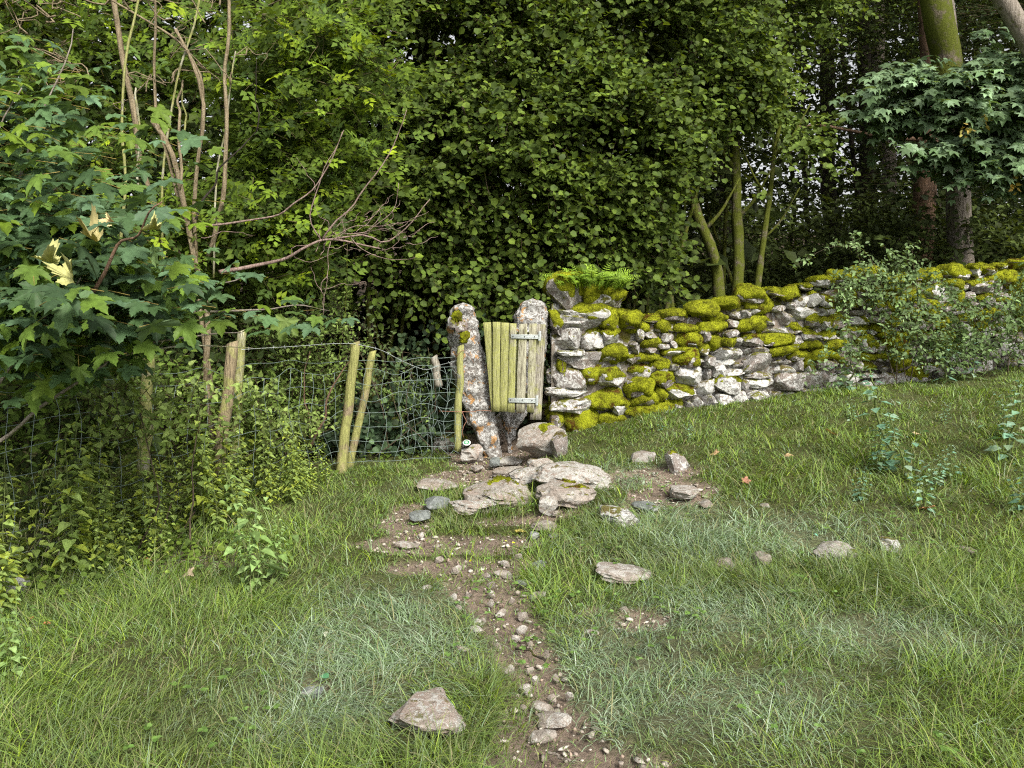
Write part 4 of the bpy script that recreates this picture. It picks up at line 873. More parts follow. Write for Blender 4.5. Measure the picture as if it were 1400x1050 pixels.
def tuftf(x, y, r):
    m = np.zeros_like(x)
    for b in [(880, 745, 60, 26), (960, 760, 60, 24), (640, 705, 50, 12), (800, 690, 34, 9), (860, 660, 22, 8), (690, 960, 40, 70), (1180, 800, 140, 24), (560, 1040, 90, 20), (820, 720, 40, 16), (300, 1000, 220, 50), (1010, 800, 90, 20), (480, 1020, 70, 40), (640, 1010, 50, 40)]: m = np.maximum(m, blob(*b, x, y))
    return r.rand(len(x)) < m * 1.1
grass('grass_tufts', 'lush tufts growing between the outcrop stones and by the path', 300000, (2.1, 8.2), .08, .2, .0045, 4, 75, [(.14, .21, .02), (.18, .25, .03), (.11, .165, .02)], SV, M['grass'], mask=False, flat=1.2, keepf=tuftf)

# ------------------------------------------------------------------ broadleaf helpers: nettles etc.
NET = [(.26, .36, .10), (.20, .29, .075), (.33, .44, .13), (.39, .47, .07)]
def nettle_mesh(h, seed, cols, n=16, leaf=.075, tm=T_NETTLE, side=4):
    r = RS(seed); A, S = Acc(), Acc(); lean = r.normal(size=2) * .12 * h
    P = curve([[0, 0, 0], [lean[0] * .3, lean[1] * .3, h * .5], [lean[0], lean[1], h]], 10, .02, seed); V, F = tube(P, np.linspace(.005, .002, 10), 5); S.add(V, F, (.10, .13, .04))
    zz = np.linspace(.12, 1, n); a0 = r.rand() * 6
    for i, t in enumerate(zz):
        p = np.array([np.interp(t, np.linspace(0, 1, 10), P[:, k]) for k in range(3)]); sz = leaf * (1.15 - .75 * t ** 2.2) * r.uniform(.8, 1.15)
        for k in (0, 1):
            a = a0 + i * math.pi / 2 + k * math.pi + r.normal() * .25; d = np.array([math.cos(a), math.sin(a), .25 - .1 * (1 - t)]); pe = .35 * sz
            q = p + d * pe; nr = np.array([-math.cos(a) * .25, -math.sin(a) * .25, 1.0]) + r.normal(size=3) * .25
            leaves(tm, q[None], (d + [0, 0, -.35])[None], nr[None], sz, pal(r, 1, cols), A); V, F = tube([p, q], .0012, 3, False); S.add(V, F, (.10, .13, .04))
            if i % 3 == 1 and t < .75:                      # side shoot
                for m in range(side):
                    qq = q + d * sz * (.35 + .3 * m) + [0, 0, .03 * m]; a2 = a + (-1) ** m * 1.1; leaves(tm, qq[None], np.array([[math.cos(a2), math.sin(a2), -.1]]), (np.array([0, 0, 1.]) + r.normal(size=3) * .3)[None], sz * .6, pal(r, 1, cols), A)
    return A, S
PROT = {}
def herb(kind, px, py, h, label, seed, scale=1.0, cat='plant', group=None, pos=None, name='nettle_plant'):
    key = (kind, seed % 5)
    g = pos if pos is not None else gnd(px, py); rr = RS(seed * 7 + 1)
    if key not in PROT:
        if kind == 'nettle': A, S = nettle_mesh(.62, 40 + seed % 5, NET, 17, .06)
        elif kind == 'pale': A, S = nettle_mesh(.45, 60 + seed % 5, [(.22, .34, .12), (.17, .27, .08), (.27, .39, .15)], 15, .055)
        elif kind == 'teal': A, S = nettle_mesh(.26, 80 + seed % 5, [(.17, .33, .23), (.22, .32, .20), (.13, .26, .17), (.26, .36, .26)], 16, .042, T_SMALL, 3)
        elif kind == 'dark': A, S = nettle_mesh(.7, 90 + seed % 5, [(.07, .11, .04), (.10, .15, .05)], 15, .06, T_OVATE, 4)
        V = np.concatenate(A.V); me1 = new_mesh('leaf_whorls', V, [np.concatenate(f) for f in A.F.values()], M['leaf'], np.concatenate(A.C))
        V = np.concatenate(S.V); me2 = new_mesh('stem', V, [np.concatenate(f) for f in S.F.values()], M['twig'], np.concatenate(S.C)); PROT[key] = (me1, me2)
    t = thing(name, label, cat, g - np.array([0, 0, .02]), group); t.rotation_euler[2] = rr.uniform(0, 6.28); sc = h / {'nettle': .62, 'pale': .45, 'teal': .26, 'dark': .7}[kind] * rr.uniform(.9, 1.1) * scale; t.scale = (sc,) * 3
    for nm, me in (('leaf_whorls', PROT[key][0]), ('stem', PROT[key][1])):
        o = bpy.data.objects.new(nm, me); COL.objects.link(o); o.parent = t
        if nm == 'leaf_whorls': o['kind'] = 'stuff'
    return t
r = RS(88)
lab = 'leafy green nettle in the thick bank in front of the wire fence'
n = 0
while n < 98:
    s = r.uniform(.9, 5.0); b = fpt(np.array([s]), 0)[0]; off = r.uniform(-.45, .72) * (1 - .10 * s); p = b + np.array([off * .85, -off * .5, 0]); p[2] = float(height(p[0], p[1]))
    px, py = proj(p)
    if px > 455 or p[1] < 3.5: continue
    lb_ = 'green nettle ' + ('at the left picture edge' if px < 60 else 'before the first yellow-green stake' if px < 215 else 'before the grey stake pair' if px < 345 else 'left of the brown stake pair') + (', front row in grass' if off > .4 else ', pushed behind the wire' if off < 0 else ', middle of the bank')
    herb('nettle', 0, 0, r.uniform(.45, .92) * (1.0 - .35 * (off > .4)) * (1 - .6 * max(0, (px - 330) / 130)), lb_, n, pos=p, group='nettles along the fence'); n += 1
herb('pale', 362, 806, .74, 'pale green nettle standing alone in the grass right of the fence bank', 3, 1.0)
herb('pale', 350, 812, .46, 'shorter pale green nettle leaning at the foot of the lone one', 4, .9)
herb('pale', 380, 798, .42, 'small pale nettle behind the lone one in the grass', 1, .9)
herb('pale', 16, 930, .34, 'pale pointed-leaf nettle at the left edge of the foreground', 2, 1.15)
herb('pale', 290, 790, .12, 'tiny dark-leaved seedling in the grass left of the lone nettle', 0)
herb('dark', 560, 628, .2, 'low bushy herb at the fence foot beside the left stake pair', 2)
for i, (px, py, h, lb) in enumerate([(1218, 640, .42, 'tall blue-green thistle in the meadow below the bramble'), (1232, 652, .25, 'dense blue-green thistle leaning on the tall one'), (1202, 645, .22, 'small blue-green thistle left of the tall one'), (1262, 700, .2, 'bright teal thistle lowest in the right-hand meadow'), (1300, 655, .16, 'teal thistle right of the tall blue-green one'), (1282, 664, .14, 'low teal thistle beside the orange leaf'),
                                     (1176, 684, .15, 'small teal sprig left of the bright teal thistle'), (1165, 575, .14, 'teal sprig in grass close under the wall'), (1292, 578, .12, 'tiny teal sprig under the bramble edge'), (1382, 630, .35, 'teal thistle at the right edge of the meadow'), (1372, 600, .22, 'smaller teal thistle behind the one at the right edge'), (1398, 700, .2, 'teal thistle cut off low at the right edge'),
                                     (1260, 520, .3, 'grey-green thistle against the wall foot'), (1290, 525, .32, 'second grey-green thistle against the wall foot'), (1330, 520, .3, 'third grey-green thistle nearest the right edge at the wall foot'), (1160, 535, .35, 'slim dark-stemmed plant before the wall'), (1120, 520, .3, 'grey-green plant before the pale wall blocks'), (1215, 588, .12, 'tiny grey thistle between wall and tall thistle'), (945, 602, .12, 'tiny thistle below the mossy wall'), (903, 590, .1, 'tiny green herb at the mossy wall foot')]):
    herb('teal', px, py, h * 1.8, lb, i, name='thistle_plant')
for i, (px, py, h) in enumerate([(1310, 510, .5), (1345, 505, .6), (1375, 505, .65), (1400, 500, .6), (1290, 512, .4), (1360, 515, .5), (1425, 505, .7)]):
    herb('dark', px, py, h, 'dull green nettle crowding the foot of the bramble by the wall', i, group='nettles at the wall foot')

# bramble over the wall
def bramble(lab, arcs, seed, n, cols, size=.05, boxes=()):
    r = RS(seed); b = gnd(arcs[0][0][0], min(arcs[0][0][1], 560)); b = np.array([b[0], b[1], b[2]]); t = thing('bramble_bush', lab, 'bush', b)
    AL, AT = Acc(), Acc()
    for k, a in enumerate(arcs):
        P = curve([at(x, y, d) for x, y, d in a], 26, .05, seed + k); V, F = tube(P, np.linspace(.006, .002, 26), 5); mk('cane', V, F, M['bark'], t)
        i = r.randint(4, 26, 70); C = P[i] + r.normal(size=(70, 3)) * .02
        sprays(r, C, r.normal(size=(70, 3)) + [0, -.3, 0], 3, size, T_OVATE, .1, cols, AL, AT, .8, (0, -1, 0), .5, .45, tr=.0015)
    for cx, cy, d, rad, m in boxes:
        C = ellshell(r, m, at(cx, cy, d), rad, .3, .6); C = C[fbm(C * 3, seed, 2) > -.35]
        sprays(r, C, r.normal(size=C.shape) + [0, -.5, .2], 6, size, T_OVATE, .2, cols, AL, AT, .8, (0, -1, 0), .5, .5, tr=.002)
    stuffpart(AL.build('foliage', M['leaf'], t)); stuffpart(AT.build('twigs', M['twig'], t))
BR = [(.16, .24, .10), (.12, .19, .07), (.22, .31, .15), (.10, .16, .05)]
bramble('grey-green bramble scrambling over the wall with an arching spray to the left', [[(1230, 540, 8.8), (1215, 420, 8.7), (1180, 335, 8.6), (1130, 338, 8.6), (1085, 365, 8.6)], [(1225, 520, 8.8), (1190, 400, 8.7), (1165, 325, 8.7)], [(1240, 520, 8.8), (1235, 420, 8.7), (1215, 340, 8.7)], [(1245, 520, 8.8), (1250, 420, 8.7), (1250, 335, 8.8)], [(1170, 540, 8.6), (1165, 470, 8.5), (1150, 390, 8.5)]], 401, 0, BR, .05,
        [(1190, 385, 8.75, (.5, .2, .2), 85), (1235, 400, 8.75, (.45, .2, .32), 80), (1265, 460, 8.7, (.3, .2, .4), 60), (1165, 440, 8.6, (.15, .1, .5), 26), (1125, 500, 8.5, (.25, .1, .25), 26)])
bramble('dense dull-green bramble burying the wall at the right edge', [[(1350, 520, 9.0), (1330, 430, 8.8), (1290, 390, 8.7)], [(1380, 520, 9.0), (1390, 400, 8.9), (1410, 350, 8.9)], [(1300, 520, 8.9), (1310, 450, 8.8), (1300, 400, 8.8)]], 402, 0, BR[:2] + BR[3:], .05,
        [(1330, 460, 8.9, (.5, .25, .35), 110), (1385, 440, 8.95, (.5, .25, .45), 130), (1290, 480, 8.75, (.3, .2, .3), 50), (1430, 420, 9.1, (.4, .3, .6), 150)])
# fern cushion on the wall end
t = thing('polypody_fern', 'bright green fern clump growing on the wall end above the gate', 'fern', at(822, 405, 8.45)); r = RS(55); V0, F0 = T_LANCE
for k in range(130):
    a = r.uniform(0, 2 * math.pi); rad = r.rand() ** .5; b = at(808, 396, 8.4) + [rad * .34 * math.cos(a), rad * .16 * math.sin(a), .0 + .08 * (1 - rad)]
    d = np.array([math.cos(a) * (.25 + .7 * rad), math.sin(a) * .7 - .35, 1.35 - .6 * rad]); L = r.uniform(.16, .33); e = b + unit(d) * L; P = curve([b, b + unit(d) * L * .6 + [0, 0, .02], e + [0, 0, -.06]], 12)
    A = Acc(); V, F = tube(P, .0015, 3, False); A.add(V, F, (.14, .2, .03)); T = unit(np.gradient(P, axis=0)); up = unit(np.array([.0, -.5, 1]) + r.normal(size=3) * .3)
    c1 = pal(r, 1, [(.22, .36, .03), (.29, .44, .04), (.15, .26, .025)])[0]
    for sg in (-1, 1):
        S = unit(np.cross(T, up)) * sg; ln = .05 * np.sin(np.linspace(.35, 3.0, 12)) ** .7; leaves(T_LANCE, P[1:], (S + T * .35)[1:], np.tile(up, (11, 1)), ln[1:], np.tile(c1, (11, 1)), A)
    A.build('frond', M['fern'], t)

# ------------------------------------------------------------------ left side: sycamore sapling with big leaves
r = RS(909); g0 = np.array([-2.9, 3.9, float(height(-2.9, 3.9))])
syc = thing('sycamore_sapling', 'young sycamore with large lobed leaves spreading over the fence at left', 'tree', g0)
LC = [(.08, .145, .060), (.06, .115, .045), (.105, .185, .10), (.12, .20, .03), (.05, .095, .035)]
LY = [(.14, .22, .02), (.12, .19, .03)]
BRN = [((-60, 640, 4.0), (20, 470, 3.7), (110, 380, 3.4)), ((-60, 640, 4.0), (60, 560, 3.8), (200, 470, 3.9), (330, 455, 4.4)), ((-80, 600, 4.2), (20, 300, 4.2), (80, 120, 4.4), (100, 40, 4.6)), ((120, 420, 3.5), (180, 330, 3.4), (222, 276, 3.3)),
       ((-80, 560, 4.3), (60, 260, 4.6), (190, 230, 4.9)), ((20, 480, 3.9), (190, 400, 4.1), (330, 380, 4.6)), ((-80, 500, 4.2), (-20, 250, 4.0), (30, 120, 4.1)), ((-60, 480, 4), (60, 330, 4.0), (150, 290, 4.1)), ((100, 500, 4.2), (240, 420, 4.5), (400, 420, 5.2), (450, 425, 5.5))]
tips = []
for k, b in enumerate(BRN):
    P = curve([at(*q) for q in b], 20, .06, 900 + k); V, F = tube(P, np.linspace(.011, .003, 20), 6)
    mk('branch', V, F, M['barkred'] if k == 3 else M['barkgrey'], syc); tips.append(P)
P = curve([g0, at(-60, 640, 4.0), at(-80, 420, 4.2), at(-60, 100, 4.4)], 14, .05, 5); V, F = tube(P, np.linspace(.035, .015, 14), 8); mk('stem', V, F, M['barkgrey'], syc)
# leaf positions: layered shelves
C = []
for (cx, cy, d, rx, ry, n) in [(60, 330, 3.9, 140, 110, 460), (150, 390, 4.1, 120, 70, 230), (30, 430, 4.2, 110, 60, 200), (130, 470, 4.3, 110, 30, 90), (40, 200, 4.3, 120, 80, 170), (150, 210, 4.7, 90, 80, 60), (90, 440, 3.7, 130, 50, 110), (220, 410, 4.4, 90, 50, 55), (20, 110, 4.5, 80, 60, 50), (330, 435, 5.0, 90, 24, 14), (-80, 330, 4.0, 90, 200, 50), (60, 495, 4.0, 100, 40, 70), (425, 425, 5.4, 40, 14, 10), (70, 390, 3.4, 80, 50, 40)]:
    u = r.normal(size=(n, 2)) * .55; dd = d + r.normal(size=n) * .28; C.append(at(cx + u[:, 0] * rx, cy + u[:, 1] * ry, dd))
C = np.concatenate(C); r.shuffle(C); C = C[C[:, 2] > .55]; px, py = proj(C); k = py < np.interp(px, [-200, 60, 200, 330, 480], [560, 540, 490, 450, 440]); C = C[k]; N = len(C)
C[:, 2] = np.round(C[:, 2] / .11) * .11 + r.normal(size=N) * .028
yd = np.stack([r.normal(size=N) * .7 + .25, -.8 + r.normal(size=N) * .5, -.15 - .35 * r.rand(N)], 1); nd = unit(np.stack([r.normal(size=N) * .28, -.2 + r.normal(size=N) * .25, np.ones(N)], 1))
sz = r.uniform(.065, .13, N) * np.where(C[:, 1] < 3.7, 1.1, 1.0); cols = pal(r, N, LC, [.3, .25, .15, .2, .1]); px, py = proj(C); yl = r.rand(N) < .07 + .3 * (py < 200); cols[yl] = pal(r, int(yl.sum()), LY)
near = np.argsort(C[:, 1] - sz * 4)[:250]; isn = np.zeros(N, bool); isn[near] = True
TV = [palmate(5, True, c, dp, s_) for c, dp, s_ in ((.1, .25, 1), (.25, .1, 2), (.05, .45, 3), (.3, .3, 4))]
from mathutils import Matrix
LM = {}
for i in near:
    v = int(r.randint(4)); cl = int(yl[i]) * 3 + int(r.randint(3)); key = (v, cl)
    if key not in LM: LM[key] = new_mesh('leaf', TV[v][0], TV[v][1], M['gloss'], np.tile(pal(r, 1, LY if cl > 2 else LC), (len(TV[v][0]), 1)))
    Y = unit(yd[i]); X = unit(np.cross(Y, nd[i])); Z = np.cross(X, Y); s = sz[i]
    o = bpy.data.objects.new('leaf', LM[key]); COL.objects.link(o); o.parent = syc
    L = C[i] - g0; o.matrix_basis = Matrix([[X[0] * s, Y[0] * s, Z[0] * s, L[0]], [X[1] * s, Y[1] * s, Z[1] * s, L[1]], [X[2] * s, Y[2] * s, Z[2] * s, L[2]], [0, 0, 0, 1]])
A = Acc(); f = ~isn
for v in range(4):
    q = np.where(f)[0][v::4]; leaves(TV[v], C[q], yd[q], nd[q], sz[q], cols[q], A)
stuffpart(A.build('foliage', M['gloss'], syc))
# petioles
A = Acc(); q = C - unit(yd) * .09 + [0, 0, -.04]; twigs(q, C, .0018, A, np.array([.22, .17, .05])); stuffpart(A.build('leaf_stalks', M['twig'], syc))
# the marked big leaves: one hanging, and the withered curled ones
def bigleaf(px, py, d, s, yv, nv, mat, col, v, nm='leaf', lab=None):
    V, F = TV[v]; A = Acc(); leaves((V, F), at(px, py, d)[None], np.array([yv], float), np.array([nv], float), s, np.array([col]), A); o = A.build(nm, mat, syc, True)
    if lab: o['label'] = lab
bigleaf(100, 402, 3.1, .17, (-.05, -.6, -.75), (0, -.8, .8), M['gloss'], (.11, .19, .08), 0)
bigleaf(392, 435, 4.9, .15, (-.2, -.3, -1), (.2, -1, .4), M['gloss'], (.12, .18, .04), 0)
for px, py, d, s, v in [(102, 388, 3.15, .095, 1), (74, 362, 3.12, .07, 3), (135, 330, 3.2, .085, 1), (155, 305, 3.25, .045, 2), (215, 316, 3.3, .05, 3)]:
    V, F = TV[v]; V = V.copy(); V[:, 2] += 2.4 * V[:, 0] ** 2 + .3 * np.abs(V[:, 0]) + .12 * np.sin(V[:, 1] * 9 + px); V[:, 0] *= .62; A = Acc(); rr = RS(int(px)); leaves((V, F), at(px, py, d)[None], (rr.normal(size=3) * .3 + [-.7, -.1, .5])[None], (rr.normal(size=3) * .4 + [.1, -.5, 1])[None], s * 1.15, pal(rr, 1, [(.50, .40, .20), (.42, .42, .17)]), A); o = A.build('leaf', M['litter'], syc); o['label'] = 'curled withered cream and tan leaf'

# ------------------------------------------------------------------ left: elder with stout stems and bright leaflets
def stemset(t, L, mat, nm='stem', n=18, sides=7, wob=.035):
    for k, (pts, a, b) in enumerate(L):
        P = curve([at(*q) for q in pts], n, wob, k * 3 + 1); V, F = tube(P, np.linspace(a, b, n), sides); V += unit(V - np.repeat(P, sides, 0)) * (a * .12 * vnoise(V * 30, 2))[:, None]; mk(nm, V, F, mat, t)
eb = np.array([-2.75, 7.2, float(height(-2.75, 7.2))]); el = thing('elder_bush', 'tall elder with bare forked corky stems and bright green leaflets behind the fence', 'bush', eb)
stemset(el, [([(290, 600, 6.5), (275, 380, 6.3), (240, 220, 6.2), (208, 165, 6.2)], .026, .02), ([(300, 600, 6.5), (262, 300, 6.3), (275, 190, 6.2), (285, 165, 6.15), (262, 80, 6.15), (240, 40, 6.15)], .022, .012), ([(275, 190, 6.2), (282, 110, 6.2), (250, 60, 6.2), (200, 30, 6.2), (110, -20, 6.2)], .012, .006),
              ([(262, 330, 6.3), (238, 240, 6.25), (210, 170, 6.2), (207, 100, 6.15), (212, 60, 6.15), (215, -20, 6.15)], .014, .009), ([(250, 360, 6.4), (190, 230, 6.35), (165, 60, 6.3), (158, 20, 6.3), (150, -30, 6.3)], .026, .02), ([(245, 260, 6.0), (248, 160, 6.0), (250, 110, 6.6)], .012, .008), ([(285, 350, 6.3), (304, 260, 6.25), (310, 160, 6.2), (305, 100, 6.2), (320, 60, 6.2), (310, -20, 6.2)], .02, .012)], M['barkpale'])
pale = M['woodgrey']
stemset(el, [([(170, 420, 5.7), (166, 260, 5.6), (168, 170, 5.6), (172, 90, 5.6), (188, 0, 5.6), (190, -30, 5.6)], .012, .008), ([(222, 380, 6.3), (228, 180, 6.2), (245, 100, 6.2), (262, 40, 6.2), (275, -20, 6.2)], .011, .007), ([(292, 380, 6.3), (300, 200, 6.3), (312, 130, 6.3), (322, 70, 6.3)], .009, .006), ([(189, 260, 5.7), (188, 180, 5.7), (186, 120, 5.7)], .009, .007), ([(256, 200, 6.4), (250, 150, 6.4), (248, 120, 6.4)], .009, .006)], pale, 'pole', 16, 6, .03)
LT = []
rr = RS(61)
for k in range(46):
    x0, y0 = rr.uniform(20, 360), rr.uniform(-20, 130); a = rr.uniform(-1, 1); d = rr.uniform(5.8, 7)
    LT.append(([(x0, y0, d), (x0 + 40 * a, y0 - 25 * rr.rand(), d), (x0 + 90 * a, y0 + rr.uniform(-60, 25), d)], rr.uniform(.004, .009), .002))
stemset(el, LT, M['barkpale'], 'twig', 12, 5, .16)
EC = [(.105, .165, .018), (.145, .22, .018), (.08, .13, .02), (.055, .095, .022), (.28, .38, .02)]; EW = [.3, .2, .25, .2, .05]
AL, AT = Acc(), Acc(); r = RS(62)
for cx, cy, d, rad, n in [(400, 120, 6.9, (.75, .5, .8), 230), (430, 250, 7.2, (.6, .45, .6), 150), (470, 60, 7.2, (.6, .4, .6), 130), (330, 300, 6.8, (.7, .45, .4), 130), (300, 60, 7.4, (1.0, .4, .8), 90), (60, 40, 7.0, (.9, .5, .5), 130), (180, 140, 7.6, (1.0, .4, 1.0), 110), (380, 350, 7.2, (.6, .4, .35), 100), (90, 170, 7.0, (.8, .4, .6), 60), (500, 150, 7.6, (.35, .3, .5), 50), (240, 330, 6.6, (.5, .4, .4), 60), (360, 200, 7.3, (.5, .4, .7), 100)]:
    C = ellshell(r, n, at(cx, cy, d), rad, .2, .7); D = r.normal(size=C.shape) * [.8, .6, .4] + [.1, -.5, 0]
    sprays(r, C, D, 4, .155, T_PIN, .32, EC, AL, AT, .8, (0, -1, 0), .6, .4, wts=EW, tcol=(.12, .10, .05))
stuffpart(AL.build('foliage', M['leaf'], el)); stuffpart(AT.build('twigs', M['twig'], el))
# darker ivy-like filler behind the elder, sycamore and fence (one big shaded shrub)
def filler(name, lab, lst, cols, seed, size, tm=T_OVATE, group=None, nl=6, tl=.3, gate=None):
    r = RS(seed); c0 = at(*lst[0][:3]); b = np.array([c0[0], c0[1], float(height(c0[0], c0[1]))]); t = thing(name, lab, 'bush', b, group); AL, AT = Acc(), Acc()
    for cx, cy, d, rad, n in lst:
        C = ellshell(r, n, at(cx, cy, d), rad, .3, .7); C = C[(C[:, 2] > height(C[:, 0], C[:, 1]) + .03) & (fbm(C * 2.5, seed, 2) > -.5)]
        if gate: C = C[gate(C, r)]
        sprays(r, C, r.normal(size=C.shape) + [0, -.4, .1], nl, size, tm, tl, cols, AL, AT, .7, (0, -1, 0), .55, .5)
    stuffpart(AL.build('foliage', M['leaf'], t)); stuffpart(AT.build('twigs', M['twig'], t))
    for k in range(4):
        e = at(*lst[k % len(lst)][:3]); V, F = tube(curve([b + r.normal(size=3) * [.2, .1, 0], (b + e) / 2 + r.normal(size=3) * .1, e], 10, .02, k), np.linspace(.007, .003, 10), 6); mk('stem', V, F, M['bark'], t)
    return t
FD = [(.055, .085, .025), (.04, .065, .02), (.08, .12, .03)]
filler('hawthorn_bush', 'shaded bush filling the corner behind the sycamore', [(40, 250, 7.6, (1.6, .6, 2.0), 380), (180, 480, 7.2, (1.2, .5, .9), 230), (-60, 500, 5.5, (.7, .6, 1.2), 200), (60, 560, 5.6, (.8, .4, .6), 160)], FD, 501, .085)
filler('hawthorn_bush', 'small-leaved bush behind the fence below the dead branch', [(390, 430, 7.7, (.65, .3, .7), 420), (330, 420, 7.4, (.5, .3, .45), 220), (430, 520, 7.9, (.5, .3, .5), 230), (380, 580, 7.9, (.6, .3, .35), 150)], [(.16, .24, .05), (.12, .18, .04), (.21, .29, .08)], 502, .042, nl=7, tl=.25)
filler('ivy_bank', 'dark ivy bank behind the wire netting left of the leaning slab', [(560, 570, 8.7, (.6, .25, .35), 170), (500, 590, 8.5, (.5, .25, .25), 120), (640, 500, 9.6, (1.2, .3, .6), 120), (440, 600, 8.3, (.4, .2, .3), 80)], [(.05, .085, .045), (.035, .06, .03), (.08, .13, .06)], 503, .07, T_ROUND, gate=lambda C, r: (proj(C)[0] < 625) | (C[:, 1] > 9.2))
filler('rose_bush', 'light spray of small leaves reaching to the leaning slab', [(565, 490, 8.3, (.28, .1, .12), 26), (530, 520, 8.4, (.3, .12, .25), 40), (585, 475, 8.3, (.15, .08, .08), 10), (470, 430, 8.2, (.3, .2, .25), 45), (500, 470, 8.6, (.3, .2, .2), 30)], [(.13, .19, .06), (.10, .15, .06), (.16, .23, .08)], 504, .045, nl=5, tl=.22)
filler('hedge_shrub', 'mid-green shrub pressing through the wire between the first two stakes', [(250, 560, 6.6, (.6, .35, .45), 260), (120, 560, 5.9, (.6, .3, .5), 240), (330, 560, 7.3, (.5, .3, .45), 190), (20, 560, 5.2, (.5, .3, .5), 160)], [(.14, .22, .04), (.10, .165, .03), (.18, .27, .05)], 505, .06, T_OVATE, nl=6, tl=.25)
filler('hedge_shrub', 'leafy shrub behind the wire left of the stake pair, with thin stems', [(400, 540, 8.0, (.5, .3, .45), 210), (440, 480, 8.2, (.5, .3, .3), 120), (540, 560, 8.6, (.5, .2, .35), 110)], [(.19, .28, .07), (.14, .22, .05), (.23, .33, .09)], 506, .05, T_SMALL, nl=7, tl=.25)
filler('hedge_shrub', 'pale-green leafy sprays climbing in front of the wire under the sycamore', [(190, 560, 5.0, (.42, .15, .24), 70), (275, 560, 5.7, (.38, .12, .22), 70), (345, 560, 6.6, (.3, .12, .25), 70), (400, 590, 7.1, (.3, .12, .18), 50)], [(.27, .37, .10), (.21, .30, .08), (.34, .45, .13)], 507, .05, T_NETTLE, nl=5, tl=.2)
# ground cover at the fence foot
r = RS(71); AL = Acc(); pts = []
for cx, cy, rx, ry, n in [(560, 615, 60, 14, 300), (520, 622, 40, 12, 140), (250, 745, 90, 26, 300), (150, 770, 90, 18, 200), (410, 655, 50, 14, 150), (30, 800, 60, 16, 90), (600, 608, 25, 8, 60)]:
    for _ in range(n):
        g = gnd(cx + r.normal() * rx * .6, cy + r.normal() * ry * .6); pts.append(g + [0, 0, .02 + .07 * r.rand()])
C = np.array(pts); N = len(C); leaves(T_ROUND, C, r.normal(size=(N, 3)) * [1, 1, .2], r.normal(size=(N, 3)) * .4 + [0, -.3, 1], r.uniform(.02, .045, N), pal(r, N, [(.12, .2, .03), (.17, .25, .04), (.09, .14, .03)]), AL)
for k_ in range(1700):
    y_ = math.sqrt(r.uniform(2.2 ** 2, 7.5 ** 2)); x_ = (r.rand() * 2 - 1) * .68 * y_
    if fbm2(np.array([x_]), np.array([y_]), 1.7, 66, 2)[0] < .25: continue
    P_ = np.array([[x_, y_, float(height(x_, y_)) + r.uniform(.03, .07)]]); a_ = r.rand() * 6.3
    for q_ in range(3): leaves(T_RND4, P_, np.array([[math.cos(a_ + q_ * 2.1), math.sin(a_ + q_ * 2.1), .1]]), np.array([[0, -.2, 1.]]) + r.normal(size=(1, 3)) * .2, r.uniform(.012, .024), pal(r, 1, [(.13, .23, .05), (.17, .28, .08), (.10, .19, .04)]), AL)
tag(AL.build('ground_cover', M['leaf']), 'low round-leaved ground ivy along the fence foot', None, None, 'stuff')

# ------------------------------------------------------------------ dead branches and vines
def branchy(name, lab, main, subs, mat, cat='branch', r0=.014):
    P = curve([at(*q) for q in main], 26, .03, 3); t = thing(name, lab, cat, P[0]); V, F = tube(P, np.linspace(r0, r0 * .3, 26), 7); mk('limb', V, F, mat, t)
    for k, (pts, a) in enumerate(subs):
        Q = curve([at(*q) for q in pts], 14, .03, k + 9); V, F = tube(Q, np.linspace(a, a * .35, 14), 5); mk('twig', V, F, mat, t)
    return t
D = 6.3
subs = [([(440, 328, D), (452, 305, D), (480, 285, D), (500, 262, D), (540, 200, D), (556, 150, D)], .008), ([(440, 328, D), (470, 322, D), (495, 318, D), (522, 338, D), (560, 310, D), (588, 272, D)], .009), ([(470, 320, D), (505, 315, D), (535, 290, D), (545, 250, D)], .005),
        ([(452, 330, D), (448, 355, D), (452, 385, D), (440, 420, D)], .004), ([(480, 325, D), (505, 350, D), (540, 357, D), (568, 352, D)], .004), ([(440, 330, D), (420, 290, D), (440, 240, D), (468, 180, D)], .006), ([(455, 325, D), (485, 305, D), (525, 312, D), (570, 300, D)], .004),
        ([(430, 332, D), (400, 340, D), (400, 352, D), (430, 358, D), (460, 345, D)], .004), ([(500, 318, D), (520, 295, D), (530, 270, D)], .003), ([(460, 322, D), (440, 300, D), (430, 280, D)], .003), ([(470, 318, D), (465, 300, D), (478, 288, D)], .003), ([(448, 375, D), (440, 395, D), (442, 430, D)], .004), ([(442, 395, D), (480, 385, D), (500, 385, D)], .003), ([(440, 400, D), (430, 380, D), (425, 365, D)], .003)]
rr = RS(17)
for k in range(26):
    x0 = rr.uniform(420, 560); y0 = 325 + rr.uniform(-25, 25); a = rr.uniform(-.9, .6) - .4; L = rr.uniform(18, 55); subs.append(([(x0, y0, D), (x0 + L * .5 * math.cos(a), y0 + L * .5 * math.sin(a) + rr.uniform(-4, 4), D + rr.uniform(-.1, .1)), (x0 + L * math.cos(a), y0 + L * math.sin(a), D + rr.uniform(-.15, .15))], .003))
dead = mat_bark('dead_branch', (.34, .25, .22), (.15, .10, .085), -.4, .5)
branchy('dead_branch', 'bare pinkish dead branch with tangled twigs above the fence', [(300, 372, D - .2), (350, 360, D), (400, 348, D), (440, 328, D), (470, 330, D), (520, 340, D)], subs, dead, r0=.017)
branchy('dead_branch', 'long bare reddish twig rising right above the tangled dead branch', [(278, 310, 6.0), (330, 300, 6), (385, 290, 6), (430, 262, 6), (455, 220, 6), (470, 178, 6)], [([(430, 262, 6), (420, 235, 6), (405, 215, 6)], .003), ([(275, 325, 6), (300, 318, 6), (345, 322, 6)], .004)], dead, r0=.009)
